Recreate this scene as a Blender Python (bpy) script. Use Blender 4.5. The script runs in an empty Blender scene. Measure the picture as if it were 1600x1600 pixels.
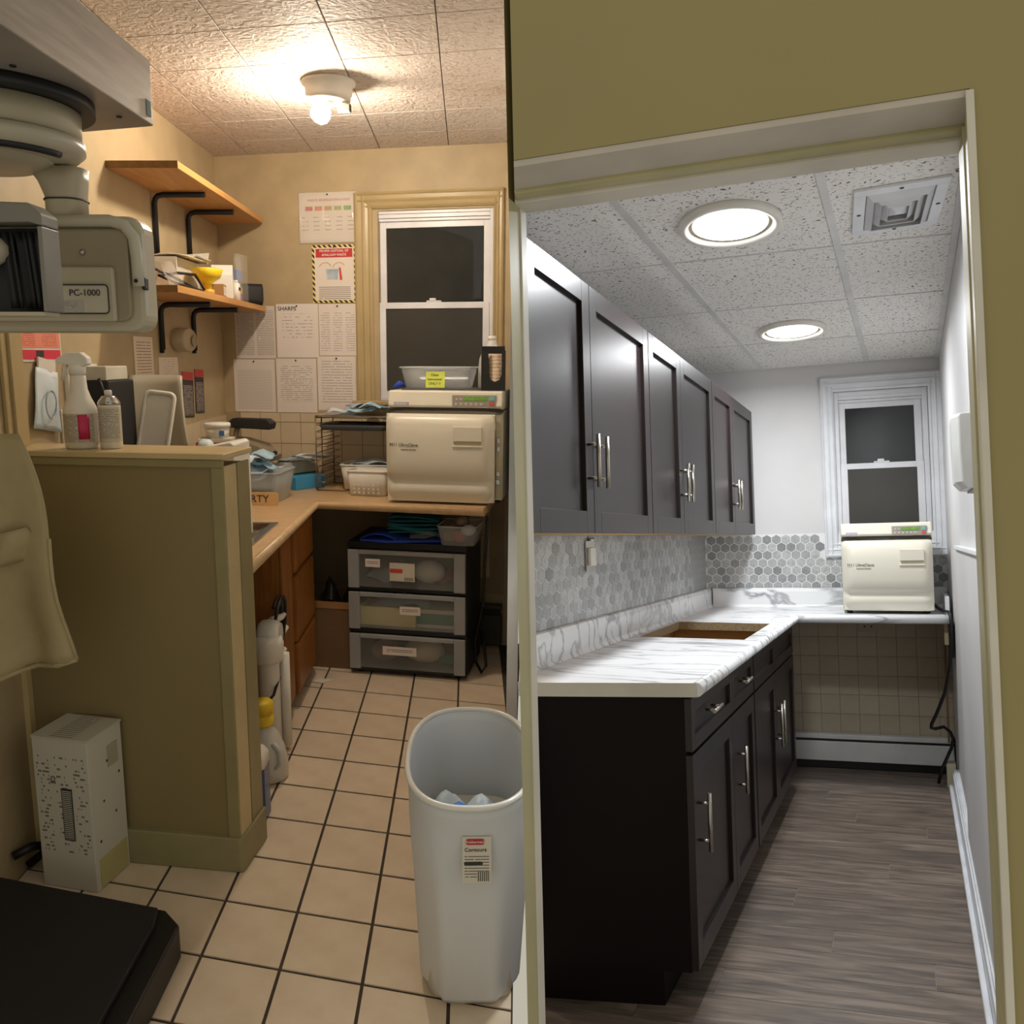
import bpy, math, random
from mathutils import Matrix, Vector
random.seed(7)
sc = bpy.context.scene
R_ = math.radians

# ------------------------------------------------------------------ camera, world, exposure
# World axes are those of the beige utility room (x right, y into the room, z up, floor at z = 0).
cam = bpy.data.cameras.new('camera'); camo = bpy.data.objects.new('camera', cam)
sc.collection.objects.link(camo); sc.camera = camo
cam.sensor_width = 36.0; cam.lens = 30.375; cam.shift_x = 0.05; cam.clip_start = 0.05
_r = Vector((0.9999565, 0.0092021, 0.0014958)); _u = Vector((-0.0031061, 0.1775635, 0.9841044)); _b = Vector((0.0087903, -0.9840663, 0.1775844))
camo.matrix_world = Matrix(((_r.x, _u.x, _b.x, 0), (_r.y, _u.y, _b.y, 0), (_r.z, _u.z, _b.z, 1.62), (0, 0, 0, 1)))
w = bpy.data.worlds.new('world'); sc.world = w; w.use_nodes = True
w.node_tree.nodes['Background'].inputs[0].default_value = (1.0, 0.93, 0.76, 1)
w.node_tree.nodes['Background'].inputs[1].default_value = 0.50
sc.view_settings.view_transform = 'Standard'; sc.view_settings.look = 'None'
sc.view_settings.exposure = 0.0; sc.view_settings.gamma = 1.0; sc.view_settings.use_curve_mapping = False
BULB_STRENGTH = 610.0; BULB_COLOR = (1.0, 0.86, 0.69)
LED_POWER = 18.0; LED_COLOR = (0.95, 0.98, 1.0)

# ------------------------------------------------------------------ frames
# L: beige room.  LB: its back wall (x along the wall, y into it).  R: renovated room, RB: its back wall.
FR = {'L': Matrix.Identity(4)}
FR['LB'] = Matrix.Translation((-1.43, 5.025, 0)) @ Matrix.Rotation(R_(-11), 4, 'Z')
FR['R'] = Matrix(((0.89096442, 0.45341476, -0.02444283, 0.0320201), (-0.43826775, 0.87278376, 0.21487178, -0.28148203),
                  (0.11875934, -0.18073061, 0.97633635, 0.34099938), (0, 0, 0, 1)))
FR['RB'] = FR['R'] @ Matrix.Translation((-1.09, 5.297, 0)) @ Matrix.Rotation(R_(10), 4, 'Z')

# ------------------------------------------------------------------ materials
def lin(c):
    return tuple(((x/255)/12.92 if x/255 <= 0.04045 else ((x/255+0.055)/1.055)**2.4) for x in c)
M = {}
class NT:
    def __init__(s, name):
        m = bpy.data.materials.new(name); m.use_nodes = True; M[name] = m; s.m = m
        s.t = m.node_tree; s.b = s.t.nodes['Principled BSDF']
    def n(s, typ, **k):
        x = s.t.nodes.new(typ)
        for a, b in k.items(): setattr(x, a, b)
        return x
    def l(s, a, b): s.t.links.new(a, b)
    def math(s, op, a, b=None):
        x = s.n('ShaderNodeMath', operation=op)
        for i, q in enumerate((a, b)):
            if q is None: continue
            if isinstance(q, (int, float)): x.inputs[i].default_value = q
            else: s.l(q, x.inputs[i])
        return x.outputs[0]
    def mix(s, fac, a, b):
        x = s.n('ShaderNodeMix', data_type='RGBA')
        if isinstance(fac, (int, float)): x.inputs[0].default_value = fac
        else: s.l(fac, x.inputs[0])
        for i, q in ((6, a), (7, b)):
            if isinstance(q, tuple): x.inputs[i].default_value = (*q, 1)
            else: s.l(q, x.inputs[i])
        return x.outputs[2]
    def coord(s, kind='Object', scale=(1, 1, 1)):
        tc = s.n('ShaderNodeTexCoord'); mp = s.n('ShaderNodeMapping'); mp.inputs['Scale'].default_value = scale
        s.l(tc.outputs[kind], mp.inputs[0]); return mp.outputs[0]
    def noise(s, vec, scale, detail=2, dist=0.0):
        x = s.n('ShaderNodeTexNoise'); x.inputs['Scale'].default_value = scale; x.inputs['Detail'].default_value = detail
        x.inputs['Distortion'].default_value = dist
        if vec is not None: s.l(vec, x.inputs['Vector'])
        return x.outputs[0]
    def bump(s, h, strength, dist=0.002):
        x = s.n('ShaderNodeBump'); x.inputs['Strength'].default_value = strength; x.inputs['Distance'].default_value = dist
        s.l(h, x.inputs['Height']); s.l(x.outputs[0], s.b.inputs['Normal'])
    def base(s, c):
        if isinstance(c, tuple): s.b.inputs['Base Color'].default_value = (*c, 1)
        else: s.l(c, s.b.inputs['Base Color'])

def mat(name, c, rough=.5, metal=0., c2=None, scale=6., stretch=(1, 1, 1), detail=3, bump=0., bscale=80., alpha=1., spec=.5, rand=0., emit=0., trans=0., coat=0.):
    t = NT(name); b = t.b
    b.inputs['Roughness'].default_value = rough; b.inputs['Metallic'].default_value = metal
    b.inputs['Specular IOR Level'].default_value = spec; b.inputs['Alpha'].default_value = alpha
    b.inputs['Transmission Weight'].default_value = trans; b.inputs['Coat Weight'].default_value = coat
    col = lin(c)
    if c2 is None:                                        # every surface has a little mottling of its own
        c2 = tuple(max(0, x*0.94) for x in c)
    v = t.coord('Object', stretch)
    n = t.noise(v, scale, detail)
    r = t.n('ShaderNodeMapRange'); r.inputs[1].default_value = .35; r.inputs[2].default_value = .65; t.l(n, r.inputs[0])
    col = t.mix(r.outputs[0], lin(c), lin(c2))
    if rand:
        oi = t.n('ShaderNodeObjectInfo'); f = t.math('MULTIPLY', oi.outputs['Random'], rand)
        col = t.mix(f, col, tuple(x*.35 for x in lin(c2)))
    t.base(col)
    if bump: t.bump(t.noise(v, bscale, 2), bump)
    if emit:
        b.inputs['Emission Color'].default_value = (*lin(c), 1); b.inputs['Emission Strength'].default_value = emit
    return t.m

def print_mat(name, paper, ink, rows, duty=.45, cols=1, mx=.1, my=(.08, .9), dens=.45, ax='xz', words=14., rough=.6, alpha=1.):
    """paper with rows of small unreadable print"""
    t = NT(name); t.b.inputs['Roughness'].default_value = rough; t.b.inputs['Alpha'].default_value = alpha
    tc = t.n('ShaderNodeTexCoord'); sp = t.n('ShaderNodeSeparateXYZ'); t.l(tc.outputs['Generated'], sp.inputs[0])
    ix = 'xyz'.index(ax[0]); iy = 'xyz'.index(ax[1]); x = sp.outputs[ix]; y = sp.outputs[iy]
    yr = t.math('MULTIPLY', y, float(rows)); row = t.math('FLOOR', yr); fr = t.math('FRACT', yr)
    line = t.math('LESS_THAN', fr, duty)
    cb = t.n('ShaderNodeCombineXYZ'); t.l(t.math('MULTIPLY', x, words), cb.inputs[0]); t.l(t.math('MULTIPLY', row, 7.31), cb.inputs[1])
    wd = t.math('GREATER_THAN', t.noise(cb.outputs[0], 1.0, 1), dens)
    xc = t.math('FRACT', t.math('MULTIPLY', x, float(cols)))
    m = t.math('MULTIPLY', t.math('GREATER_THAN', xc, mx), t.math('LESS_THAN', xc, 1-mx))
    m = t.math('MULTIPLY', m, t.math('MULTIPLY', t.math('GREATER_THAN', y, my[0]), t.math('LESS_THAN', y, my[1])))
    m = t.math('MULTIPLY', m, t.math('MULTIPLY', line, wd))
    t.base(t.mix(m, lin(paper), lin(ink)))
    return t.m

def stripe_mat(name, a, b, freq, dirn=(1, 0, 1), duty=.5, rough=.6):
    t = NT(name); t.b.inputs['Roughness'].default_value = rough
    tc = t.n('ShaderNodeTexCoord'); d = t.n('ShaderNodeVectorMath', operation='DOT_PRODUCT')
    t.l(tc.outputs['Object'], d.inputs[0]); d.inputs[1].default_value = dirn
    f = t.math('FRACT', t.math('MULTIPLY', d.outputs['Value'], freq))
    t.base(t.mix(t.math('GREATER_THAN', f, duty), lin(a), lin(b))); return t.m

def worm_mask(t, v, scale, width, keep):
    n1 = t.noise(v, scale, 1, .8); n2 = t.noise(v, scale*1.7, 0)
    band = t.math('LESS_THAN', t.math('ABSOLUTE', t.math('SUBTRACT', n1, .5)), width)
    return t.math('MULTIPLY', band, t.math('GREATER_THAN', n2, keep))

# room finishes
mat('beige_paint', (184, 164, 128), .55, bump=.04, bscale=160)
mat('trim_paint', (184, 163, 120), .35, c2=(174, 153, 110), scale=3)
mat('olive_panel', (140, 125, 86), .45, c2=(134, 119, 81), scale=2, stretch=(1, 1, .3))
mat('olive_trim', (152, 140, 98), .4)
mat('panel_edge', (205, 184, 136), .4)
mat('vinyl_base', (150, 142, 104), .5)
mat('grout_dark', (78, 66, 54), .9, c2=(62, 52, 44), scale=20)
mat('floor_tile', (230, 211, 186), .38, c2=(220, 199, 172), scale=9, detail=5, rand=.10, bump=.03, bscale=60)
mat('wall_tile', (214, 198, 168), .25, c2=(208, 190, 160), scale=4, rand=.03)
mat('wall_tile_grout', (170, 150, 118), .8)
mat('old_tile', (184, 172, 150), .5, c2=(168, 156, 134), scale=6, rand=.10)
mat('old_tile_grout', (140, 124, 98), .9)
t = NT('ceiling_plaster'); v = t.coord(); t.b.inputs['Roughness'].default_value = .7
wn = t.noise(v, 26, 2, 1.6); t.base(t.mix(worm_mask(t, v, 24, .03, .46), lin((212, 200, 190)), lin((186, 172, 160)))); t.bump(wn, .6, .012)
t = NT('ceiling_board'); v = t.coord(); t.b.inputs['Roughness'].default_value = .85
mk = worm_mask(t, v, 44, .024, .545); t.base(t.mix(mk, lin((240, 237, 232)), lin((104, 98, 92)))); t.bump(t.math('SUBTRACT', 1.0, mk), .5, .003)
mat('ceiling_seam', (150, 132, 116), .8)
mat('grid_white', (222, 221, 218), .45)
mat('white_paint', (222, 220, 220), .5, c2=(214, 212, 212), scale=2)
mat('white_trim', (236, 238, 242), .3)
mat('khaki_paint', (160, 149, 102), .6, c2=(154, 143, 96), scale=1.5)
mat('khaki_jamb', (190, 182, 140), .45)
mat('jamb_white', (222, 217, 205), .4)
mat('soffit_grey', (204, 196, 184), .6)
mat('divider_white', (246, 246, 246), .6)
t = NT('plank'); v0 = t.coord('Object'); mr = t.n('ShaderNodeMapping'); mr.inputs['Rotation'].default_value = (0, 0, R_(-11)); t.l(v0, mr.inputs[0]); ms = t.n('ShaderNodeMapping'); ms.inputs['Scale'].default_value = (3, 24, 1); t.l(mr.outputs[0], ms.inputs[0]); v = ms.outputs[0]; t.b.inputs['Roughness'].default_value = .42
oi = t.n('ShaderNodeObjectInfo'); va = t.n('ShaderNodeVectorMath', operation='ADD'); t.l(v, va.inputs[0])
cbx = t.n('ShaderNodeCombineXYZ'); t.l(t.math('MULTIPLY', oi.outputs['Random'], 57.0), cbx.inputs[0]); t.l(t.math('MULTIPLY', oi.outputs['Random'], 31.0), cbx.inputs[1])
t.l(cbx.outputs[0], va.inputs[1]); g = t.noise(va.outputs[0], 1.3, 6, .9)
rp = t.n('ShaderNodeValToRGB'); t.l(g, rp.inputs[0]); e = rp.color_ramp.elements
e[0].position = .30; e[0].color = (*lin((84, 74, 67)), 1); e[1].position = .66; e[1].color = (*lin((142, 127, 114)), 1)
k = rp.color_ramp.elements.new(.47); k.color = (*lin((113, 100, 90)), 1)
dk = t.math('MULTIPLY', oi.outputs['Random'], .35); t.base(t.mix(dk, rp.outputs[0], lin((74, 66, 62)))); t.bump(g, .15, .002)
mat('plank_gap', (150, 140, 130), .8)
t = NT('hex_marble'); v = t.coord(); t.b.inputs['Roughness'].default_value = .3
oi = t.n('ShaderNodeObjectInfo'); va = t.n('ShaderNodeVectorMath', operation='ADD'); t.l(v, va.inputs[0])
cbx = t.n('ShaderNodeCombineXYZ'); t.l(t.math('MULTIPLY', oi.outputs['Random'], 91.0), cbx.inputs[0]); t.l(cbx.outputs[0], va.inputs[1])
g = t.noise(va.outputs[0], 22, 4, 2.0); c0 = t.mix(t.math('POWER', oi.outputs['Random'], 1.6), lin((192, 193, 193)), lin((138, 140, 142)))
t.base(t.mix(t.math('MULTIPLY', t.math('LESS_THAN', t.math('ABSOLUTE', t.math('SUBTRACT', g, .47)), .03), .35), c0, lin((96, 98, 100))))
mat('hex_grout', (240, 240, 238), .8)
t = NT('marble_top'); v = t.coord('Object', (1, 1, 1)); t.b.inputs['Roughness'].default_value = .28
mp = t.n('ShaderNodeMapping'); mp.inputs['Rotation'].default_value = (0, 0, R_(32)); mp.inputs['Scale'].default_value = (1, 3.2, 2.2); t.l(v, mp.inputs[0])
n1 = t.noise(mp.outputs[0], 1.9, 6, .7); n2 = t.noise(v, 2.2, 3)
vein = t.n('ShaderNodeMapRange'); vein.inputs[1].default_value = 0.0; vein.inputs[2].default_value = .038; vein.inputs[3].default_value = 1.; vein.inputs[4].default_value = 0.
t.l(t.math('ABSOLUTE', t.math('SUBTRACT', n1, .5)), vein.inputs[0])
f = t.math('MULTIPLY', vein.outputs[0], t.math('MULTIPLY', n2, 1.15)); t.base(t.mix(f, lin((240, 241, 243)), lin((100, 102, 112))))
t = NT('laminate_tan'); v = t.coord('Object', (1, 2.2, 1)); t.b.inputs['Roughness'].default_value = .35
n1 = t.noise(v, 14, 5, .8); t.base(t.mix(n1, lin((222, 190, 146)), lin((186, 150, 106))))
def wood(name, a, b, stretch, rough=.4, sc_=3.):
    t = NT(name); v = t.coord('Object', stretch); t.b.inputs['Roughness'].default_value = rough
    n1 = t.noise(v, sc_, 6, .6); r = t.n('ShaderNodeMapRange'); r.inputs[1].default_value = .3; r.inputs[2].default_value = .7; t.l(n1, r.inputs[0])
    t.base(t.mix(r.outputs[0], lin(a), lin(b))); t.bump(n1, .06, .001)
wood('oak', (164, 108, 48), (124, 76, 30), (14, 14, 1.2))
wood('oak_shelf', (204, 152, 90), (184, 130, 70), (10, 1.2, 10), .45)
wood('oak_edge', (140, 100, 48), (116, 80, 36), (10, 3, 10), .5)
wood('plywood', (196, 158, 104), (176, 136, 84), (2, 14, 14), .6)
mat('chipboard', (186, 166, 130), .8, c2=(150, 128, 96), scale=220, detail=1)
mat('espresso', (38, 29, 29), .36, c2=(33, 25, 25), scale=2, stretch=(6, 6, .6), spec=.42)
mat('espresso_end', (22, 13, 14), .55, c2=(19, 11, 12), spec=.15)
mat('nickel', (196, 190, 178), .28, metal=1., c2=(186, 180, 168), scale=40)
mat('steel', (190, 188, 184), .22, metal=1., c2=(170, 168, 164), scale=20, stretch=(1, 20, 1))
mat('chrome_wire', (150, 132, 112), .3, metal=.9)
mat('night_glass', (50, 52, 52), .02, c2=(44, 46, 46), spec=.6)
mat('screen_glass', (66, 65, 61), .25, c2=(60, 59, 55), scale=3, spec=.5)
mat('vinyl_white', (232, 232, 236), .35)
mat('enamel_cream', (227, 222, 206), .32, c2=(223, 217, 200), scale=2)
mat('cream_dark', (196, 188, 160), .4)
mat('pad_grey', (168, 160, 150), .5)
mat('lcd_green', (120, 168, 70), .4, c2=(92, 140, 56), scale=60, emit=.12)
mat('button_teal', (120, 196, 190), .4); mat('button_red', (222, 96, 96), .4); mat('button_pale', (206, 200, 190), .4)
mat('badge_violet', (176, 170, 190), .4); mat('ink', (52, 48, 46), .6); mat('ink_soft', (104, 96, 88), .6); mat('ink_white', (240, 238, 234), .6)
mat('black_plastic', (18, 18, 20), .45); mat('black_soft', (26, 26, 28), .6); mat('rubber_black', (12, 12, 12), .5)
mat('white_plastic', (234, 230, 220), .4); mat('white_gloss', (240, 238, 230), .25)
mat('device_grey', (180, 170, 146), .38, c2=(172, 162, 138), scale=3); mat('device_light', (190, 182, 162), .35); mat('device_dark', (146, 134, 108), .45); mat('cassette_grey', (122, 118, 108), .45)
mat('arm_metal', (168, 160, 152), .35, metal=.35, c2=(150, 142, 134), scale=5, stretch=(1, 1, 12))
mat('teal_stain', (72, 100, 92), .6); mat('sticker_pink', (186, 130, 140), .6)
mat('cloth_tan', (176, 162, 124), .9, c2=(166, 152, 114), scale=8, bump=.15, bscale=400)
mat('carton_white', (206, 202, 188), .7, c2=(196, 192, 176)); mat('carton_brown', (176, 132, 84), .8, c2=(160, 118, 72)); mat('tape_yellow', (196, 188, 130), .5)
mat('bottle_white', (238, 232, 220), .35); mat('spray_pink', (206, 40, 90), .4); mat('spray_cap', (240, 238, 230), .4)
mat('mask_blue', (184, 212, 228), .7, c2=(156, 196, 220), scale=12); mat('mask_teal', (52, 140, 150), .7, c2=(40, 118, 130), scale=12)
mat('gown_blue', (36, 74, 190), .65, c2=(28, 60, 160), scale=10); mat('glove_blue', (72, 130, 222), .5)
mat('pouch_pale', (222, 232, 238), .45, c2=(196, 216, 228), scale=8); mat('pouch_grey', (150, 168, 186), .5, c2=(196, 206, 214), scale=9)
mat('clear_plastic', (220, 226, 230), .2, alpha=.24, spec=.6); mat('frost_plastic', (206, 212, 214), .35, alpha=.55); mat('clear_film', (230, 226, 218), .12, alpha=.16, spec=.8)
mat('frost_face', (190, 192, 190), .35, alpha=.17); mat('frost_frame', (186, 188, 188), .4, alpha=.62)
mat('sticky_yellow', (216, 228, 96), .7); mat('box_blue', (76, 164, 214), .5, c2=(66, 150, 204)); mat('box_teal', (46, 140, 124), .5)
mat('tray_grey', (74, 78, 82), .45); mat('plaque_tan', (222, 184, 130), .5); mat('sealer_black', (34, 34, 36), .5); mat('sealer_beige', (150, 136, 112), .5)
mat('jug_clear', (226, 226, 220), .35, alpha=.75); mat('jug_fluid', (214, 210, 200), .4); mat('cap_yellow', (238, 202, 36), .4); mat('fluid_blue', (36, 74, 128), .25)
mat('bag_dark', (44, 44, 42), .3, c2=(70, 70, 66), scale=14); mat('bin_white', (222, 224, 226), .4, c2=(214, 217, 220), scale=2)
mat('label_cream', (214, 206, 190), .6); mat('logo_red', (196, 30, 50), .5); mat('hazard_red', (206, 70, 70), .6); mat('banner_red', (192, 50, 50), .6)
mat('sign_coral', (232, 132, 112), .6); mat('sign_red', (224, 52, 76), .6); mat('amber', (224, 170, 60), .4); mat('violet', (150, 96, 190), .5); mat('cap_blue', (84, 128, 196), .4)
mat('chip_green', (110, 160, 70), .6); mat('chip_olive', (160, 168, 70), .6); mat('chip_amber', (196, 150, 70), .6); mat('chip_red', (206, 90, 90), .6); mat('chip_salmon', (222, 130, 110), .6)
mat('kraft', (128, 98, 68), .8); mat('scrap_white', (226, 220, 208), .8); mat('heater_metal', (214, 212, 210), .4); mat('heater_old', (70, 66, 58), .5)
mat('green_carton', (30, 116, 84), .6); mat('pale_yellow', (226, 216, 160), .6); mat('gauze', (206, 198, 176), .9, bump=.4, bscale=120)
mat('wood_block', (206, 186, 150), .6); mat('block_beige', (196, 188, 160), .6); mat('teal_panel', (28, 74, 84), .4); mat('cup_paper', (220, 196, 168), .7); mat('dispenser_grey', (206, 206, 202), .35)
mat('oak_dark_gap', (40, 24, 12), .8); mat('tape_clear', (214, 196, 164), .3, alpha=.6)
print_mat('page_text', (226, 216, 208), (170, 160, 154), 26, .3, mx=.1, my=(.2, .86))
print_mat('page_grid', (222, 212, 204), (182, 172, 166), 32, .25, mx=.08, my=(.06, .8), dens=.2)
print_mat('page_cols', (216, 206, 196), (164, 156, 150), 30, .4, cols=2, mx=.06, my=(.05, .93), dens=.35)
print_mat('page_nine', (226, 216, 208), (178, 168, 162), 22, .3, cols=3, mx=.14, my=(.06, .84), dens=.42)
print_mat('page_list', (226, 216, 208), (164, 154, 150), 20, .25, mx=.1, my=(.12, .92), dens=.4)
print_mat('page_sparse', (228, 218, 210), (168, 160, 154), 16, .22, mx=.14, my=(.35, .82), dens=.5)
print_mat('poster_white', (226, 216, 204), (170, 158, 150), 12, .2, cols=5, mx=.22, my=(.18, .56), dens=.42)
print_mat('poster_body', (226, 216, 204), (120, 112, 116), 30, .35, mx=.14, my=(.06, .3), dens=.3)
print_mat('card_text', (226, 212, 194), (150, 132, 116), 14, .3, mx=.12, my=(.1, .9), dens=.36, ax='yz')
print_mat('card_map', (228, 216, 200), (150, 140, 130), 9, .15, mx=.2, my=(.1, .9), dens=.5, ax='yz')
print_mat('flyer_black', (48, 44, 46), (190, 180, 172), 24, .4, mx=.08, my=(.05, .86), dens=.42, ax='yz')
print_mat('bottle_text', (206, 196, 180), (130, 118, 100), 22, .45, mx=.02, my=(.03, .97), dens=.38)
print_mat('can_text', (200, 194, 180), (128, 120, 106), 22, .4, mx=.02, my=(.1, .96), dens=.4)
print_mat('box_print', (206, 202, 188), (120, 114, 104), 40, .5, cols=3, mx=.16, my=(.25, .9), dens=.55)
print_mat('box_top_print', (200, 196, 180), (110, 104, 96), 14, .3, mx=.3, my=(.05, .95), dens=.3, ax='xy')
print_mat('label_lines', (226, 216, 208), (80, 72, 72), 5, .35, mx=.12, my=(.3, .8), dens=.36)
print_mat('can_label', (218, 210, 194), (110, 104, 98), 16, .35, mx=.08, my=(.12, .62), dens=.36)
print_mat('sign_print', (232, 142, 118), (170, 80, 60), 9, .3, cols=2, mx=.16, my=(.1, .9), dens=.4, ax='yz')
print_mat('pad_text', (226, 216, 200), (120, 110, 104), 10, .3, mx=.1, my=(.1, .9), dens=.36)
print_mat('plate_text', (170, 166, 156), (120, 114, 104), 9, .3, mx=.06, my=(.08, .9), dens=.55)
stripe_mat('hazard_stripe', (232, 212, 120), (36, 32, 30), 34, (1, 0, 1), .5)
stripe_mat('barcode', (210, 204, 190), (40, 36, 34), 220, (1, 0, 0), .5); stripe_mat('barcode_up', (200, 196, 182), (40, 36, 34), 160, (0, 0, 1), .5)
stripe_mat('cup_ridges', (226, 206, 182), (176, 148, 122), 60, (0, 0, 1), .6)

# ------------------------------------------------------------------ mesh building
C = sc.collection
class MB:
    def __init__(s): s.v = []; s.f = []; s.sm = []
    def add(s, vs, fs, smooth=False):
        o = len(s.v); s.v += [tuple(p) for p in vs]
        for f in fs: s.f.append(tuple(o+i for i in f)); s.sm.append(smooth)
        return s
    def box(s, x0, x1, y0, y1, z0, z1):
        return s.add([(x, y, z) for z in (z0, z1) for y in (y0, y1) for x in (x0, x1)],
                     [(0, 2, 3, 1), (4, 5, 7, 6), (0, 1, 5, 4), (2, 6, 7, 3), (0, 4, 6, 2), (1, 3, 7, 5)])
    def ext(s, poly, a, b, ax='z', smooth=False):
        """polygon (2-D) swept from a to b along ax"""
        mp = {'z': lambda p, c: (p[0], p[1], c), 'y': lambda p, c: (p[0], c, p[1]), 'x': lambda p, c: (c, p[0], p[1])}[ax]
        n = len(poly); s.add([mp(p, a) for p in poly]+[mp(p, b) for p in poly], [tuple(range(n))[::-1], tuple(range(n, 2*n))])
        o = len(s.v)-2*n
        for i in range(n): s.f.append((o+i, o+(i+1) % n, o+n+(i+1) % n, o+n+i)); s.sm.append(smooth)
        return s
    def loft(s, rings, cap0=True, cap1=True, smooth=True, closed=True):
        n = len(rings[0]); o = len(s.v)
        for r in rings: s.v += [tuple(p) for p in r]
        for k in range(len(rings)-1):
            for i in range(n if closed else n-1):
                j = (i+1) % n; s.f.append((o+k*n+i, o+k*n+j, o+(k+1)*n+j, o+(k+1)*n+i)); s.sm.append(smooth)
        if cap0: s.f.append(tuple(range(o, o+n))[::-1]); s.sm.append(False)
        if cap1: q = o+(len(rings)-1)*n; s.f.append(tuple(range(q, q+n))); s.sm.append(False)
        return s
    def lathe(s, prof, c=(0, 0, 0), n=24, sx=1., sy=1., ax='z', cap=True, p=2.):
        rings = []
        for r, z in prof:
            ring = []
            for i in range(n):
                a = 2*math.pi*i/n; ca, sa = math.cos(a), math.sin(a)
                if p != 2.: q = (abs(ca)**p+abs(sa)**p)**(-1/p); ca *= q; sa *= q
                x, y = r*sx*ca, r*sy*sa
                ring.append({'z': (c[0]+x, c[1]+y, c[2]+z), 'y': (c[0]+x, c[1]-z, c[2]+y), 'x': (c[0]+z, c[1]+x, c[2]+y)}[ax])
            rings.append(ring)
        return s.loft(rings, cap, cap)
    def tube(s, pts, r, n=8, closed=False, caps=True):
        P = [Vector(p) for p in pts]; m = len(P); rings = []; up = None
        for i in range(m):
            if closed: t_ = P[(i+1) % m]-P[i-1]
            else: t_ = P[min(i+1, m-1)]-P[max(i-1, 0)]
            t_.normalize()
            if up is None: up = Vector((0, 0, 1)) if abs(t_.z) < .9 else Vector((1, 0, 0))
            a = t_.cross(up).normalized(); b = a.cross(t_).normalized(); up = b
            rr = r[i] if isinstance(r, (list, tuple)) else r
            rings.append([P[i]+a*math.cos(2*math.pi*k/n)*rr+b*math.sin(2*math.pi*k/n)*rr for k in range(n)])
        if closed: rings.append(rings[0]); caps = False
        return s.loft(rings, caps, caps)
    def ball(s, c, r, n=14):
        if isinstance(r, (int, float)): r = (r, r, r)
        m = n//2; prof = [(math.sin(math.pi*k/m), -math.cos(math.pi*k/m)) for k in range(m+1)]
        return s.loft([[(c[0]+r[0]*max(q, .001)*math.cos(2*math.pi*i/n), c[1]+r[1]*max(q, .001)*math.sin(2*math.pi*i/n), c[2]+r[2]*z) for i in range(n)] for q, z in prof])
    def grid(s, fn, nu, nv, smooth=True):
        o = len(s.v); s.v += [tuple(fn(i/nu, j/nv)) for j in range(nv+1) for i in range(nu+1)]
        for j in range(nv):
            for i in range(nu):
                a = o+j*(nu+1)+i; s.f.append((a, a+1, a+nu+2, a+nu+1)); s.sm.append(smooth)
        return s
    def build(s, name, m, parent=None, bevel=0., solid=0., subsurf=0):
        me = bpy.data.meshes.new(name); me.from_pydata(s.v, [], s.f); me.update()
        me.polygons.foreach_set('use_smooth', s.sm)
        me.materials.append(M[m] if isinstance(m, str) else m)
        o = bpy.data.objects.new(name, me); C.objects.link(o)
        if parent is not None: o.parent = parent
        if solid:
            q = o.modifiers.new('thick', 'SOLIDIFY'); q.thickness = solid; q.offset = 0
        if subsurf:
            q = o.modifiers.new('sub', 'SUBSURF'); q.levels = subsurf; q.render_levels = subsurf
        if bevel:
            q = o.modifiers.new('bev', 'BEVEL'); q.width = bevel; q.segments = 2; q.limit_method = 'ANGLE'; q.angle_limit = R_(40)
        return o
def rrect(x0, x1, y0, y1, r, n=5):
    p = []
    for cx, cy, a0 in ((x1-r, y0+r, -90), (x1-r, y1-r, 0), (x0+r, y1-r, 90), (x0+r, y0+r, 180)):
        for k in range(n+1): a = R_(a0+90*k/n); p.append((cx+r*math.cos(a), cy+r*math.sin(a)))
    return p
def box(*a): return MB().box(*a)
def put(o, fr, loc=(0, 0, 0), rz=0., rot=None):
    m = FR[fr] @ Matrix.Translation(loc) @ Matrix.Rotation(R_(rz), 4, 'Z')
    if rot: m = m @ Matrix.Rotation(R_(rot[0]), 4, 'X') @ Matrix.Rotation(R_(rot[1]), 4, 'Y')
    o.matrix_world = m; return o
def tag(o, label, cat, group=None, kind=None):
    o['label'] = label; o['category'] = cat
    if group: o['group'] = group
    if kind: o['kind'] = kind
    return o
def thing(name, label, cat, fr, loc=(0, 0, 0), rz=0., group=None, rot=None, kind=None):
    o = bpy.data.objects.new(name, None); o.empty_display_size = .05; C.objects.link(o)
    put(o, fr, loc, rz, rot); return tag(o, label, cat, group, kind)
def one(mb, name, m, label, cat, fr, loc=(0, 0, 0), rz=0., group=None, rot=None, kind=None, **k):
    o = mb.build(name, m, None, **k); put(o, fr, loc, rz, rot); return tag(o, label, cat, group, kind)
def text(s, size, m, parent, loc, rot=(90, 0, 0), align='CENTER', ext=.0006, name='lettering', sx=1., label=None):
    cu = bpy.data.curves.new(name, 'FONT'); cu.body = s; cu.size = size; cu.align_x = align; cu.align_y = 'CENTER'; cu.extrude = ext; cu.resolution_u = 3
    tmp = bpy.data.objects.new(name, cu); me = bpy.data.meshes.new_from_object(tmp); bpy.data.objects.remove(tmp); bpy.data.curves.remove(cu)
    me.materials.clear(); me.materials.append(M[m]); o = bpy.data.objects.new(name, me); C.objects.link(o); o.parent = parent
    o.location = loc; o.rotation_euler = tuple(R_(a) for a in rot); o.scale = (sx, 1, 1)
    if label: o['label'] = label
    return o
def clip(poly, a, b, c):
    """keep the side a*x + b*y <= c of a convex polygon"""
    out = []
    for i in range(len(poly)):
        p, q = poly[i], poly[(i+1) % len(poly)]; dp, dq = a*p[0]+b*p[1]-c, a*q[0]+b*q[1]-c
        if dp <= 0: out.append(p)
        if (dp < 0 < dq) or (dq < 0 < dp): k = dp/(dp-dq); out.append((p[0]+(q[0]-p[0])*k, p[1]+(q[1]-p[1])*k))
    return out
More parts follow.
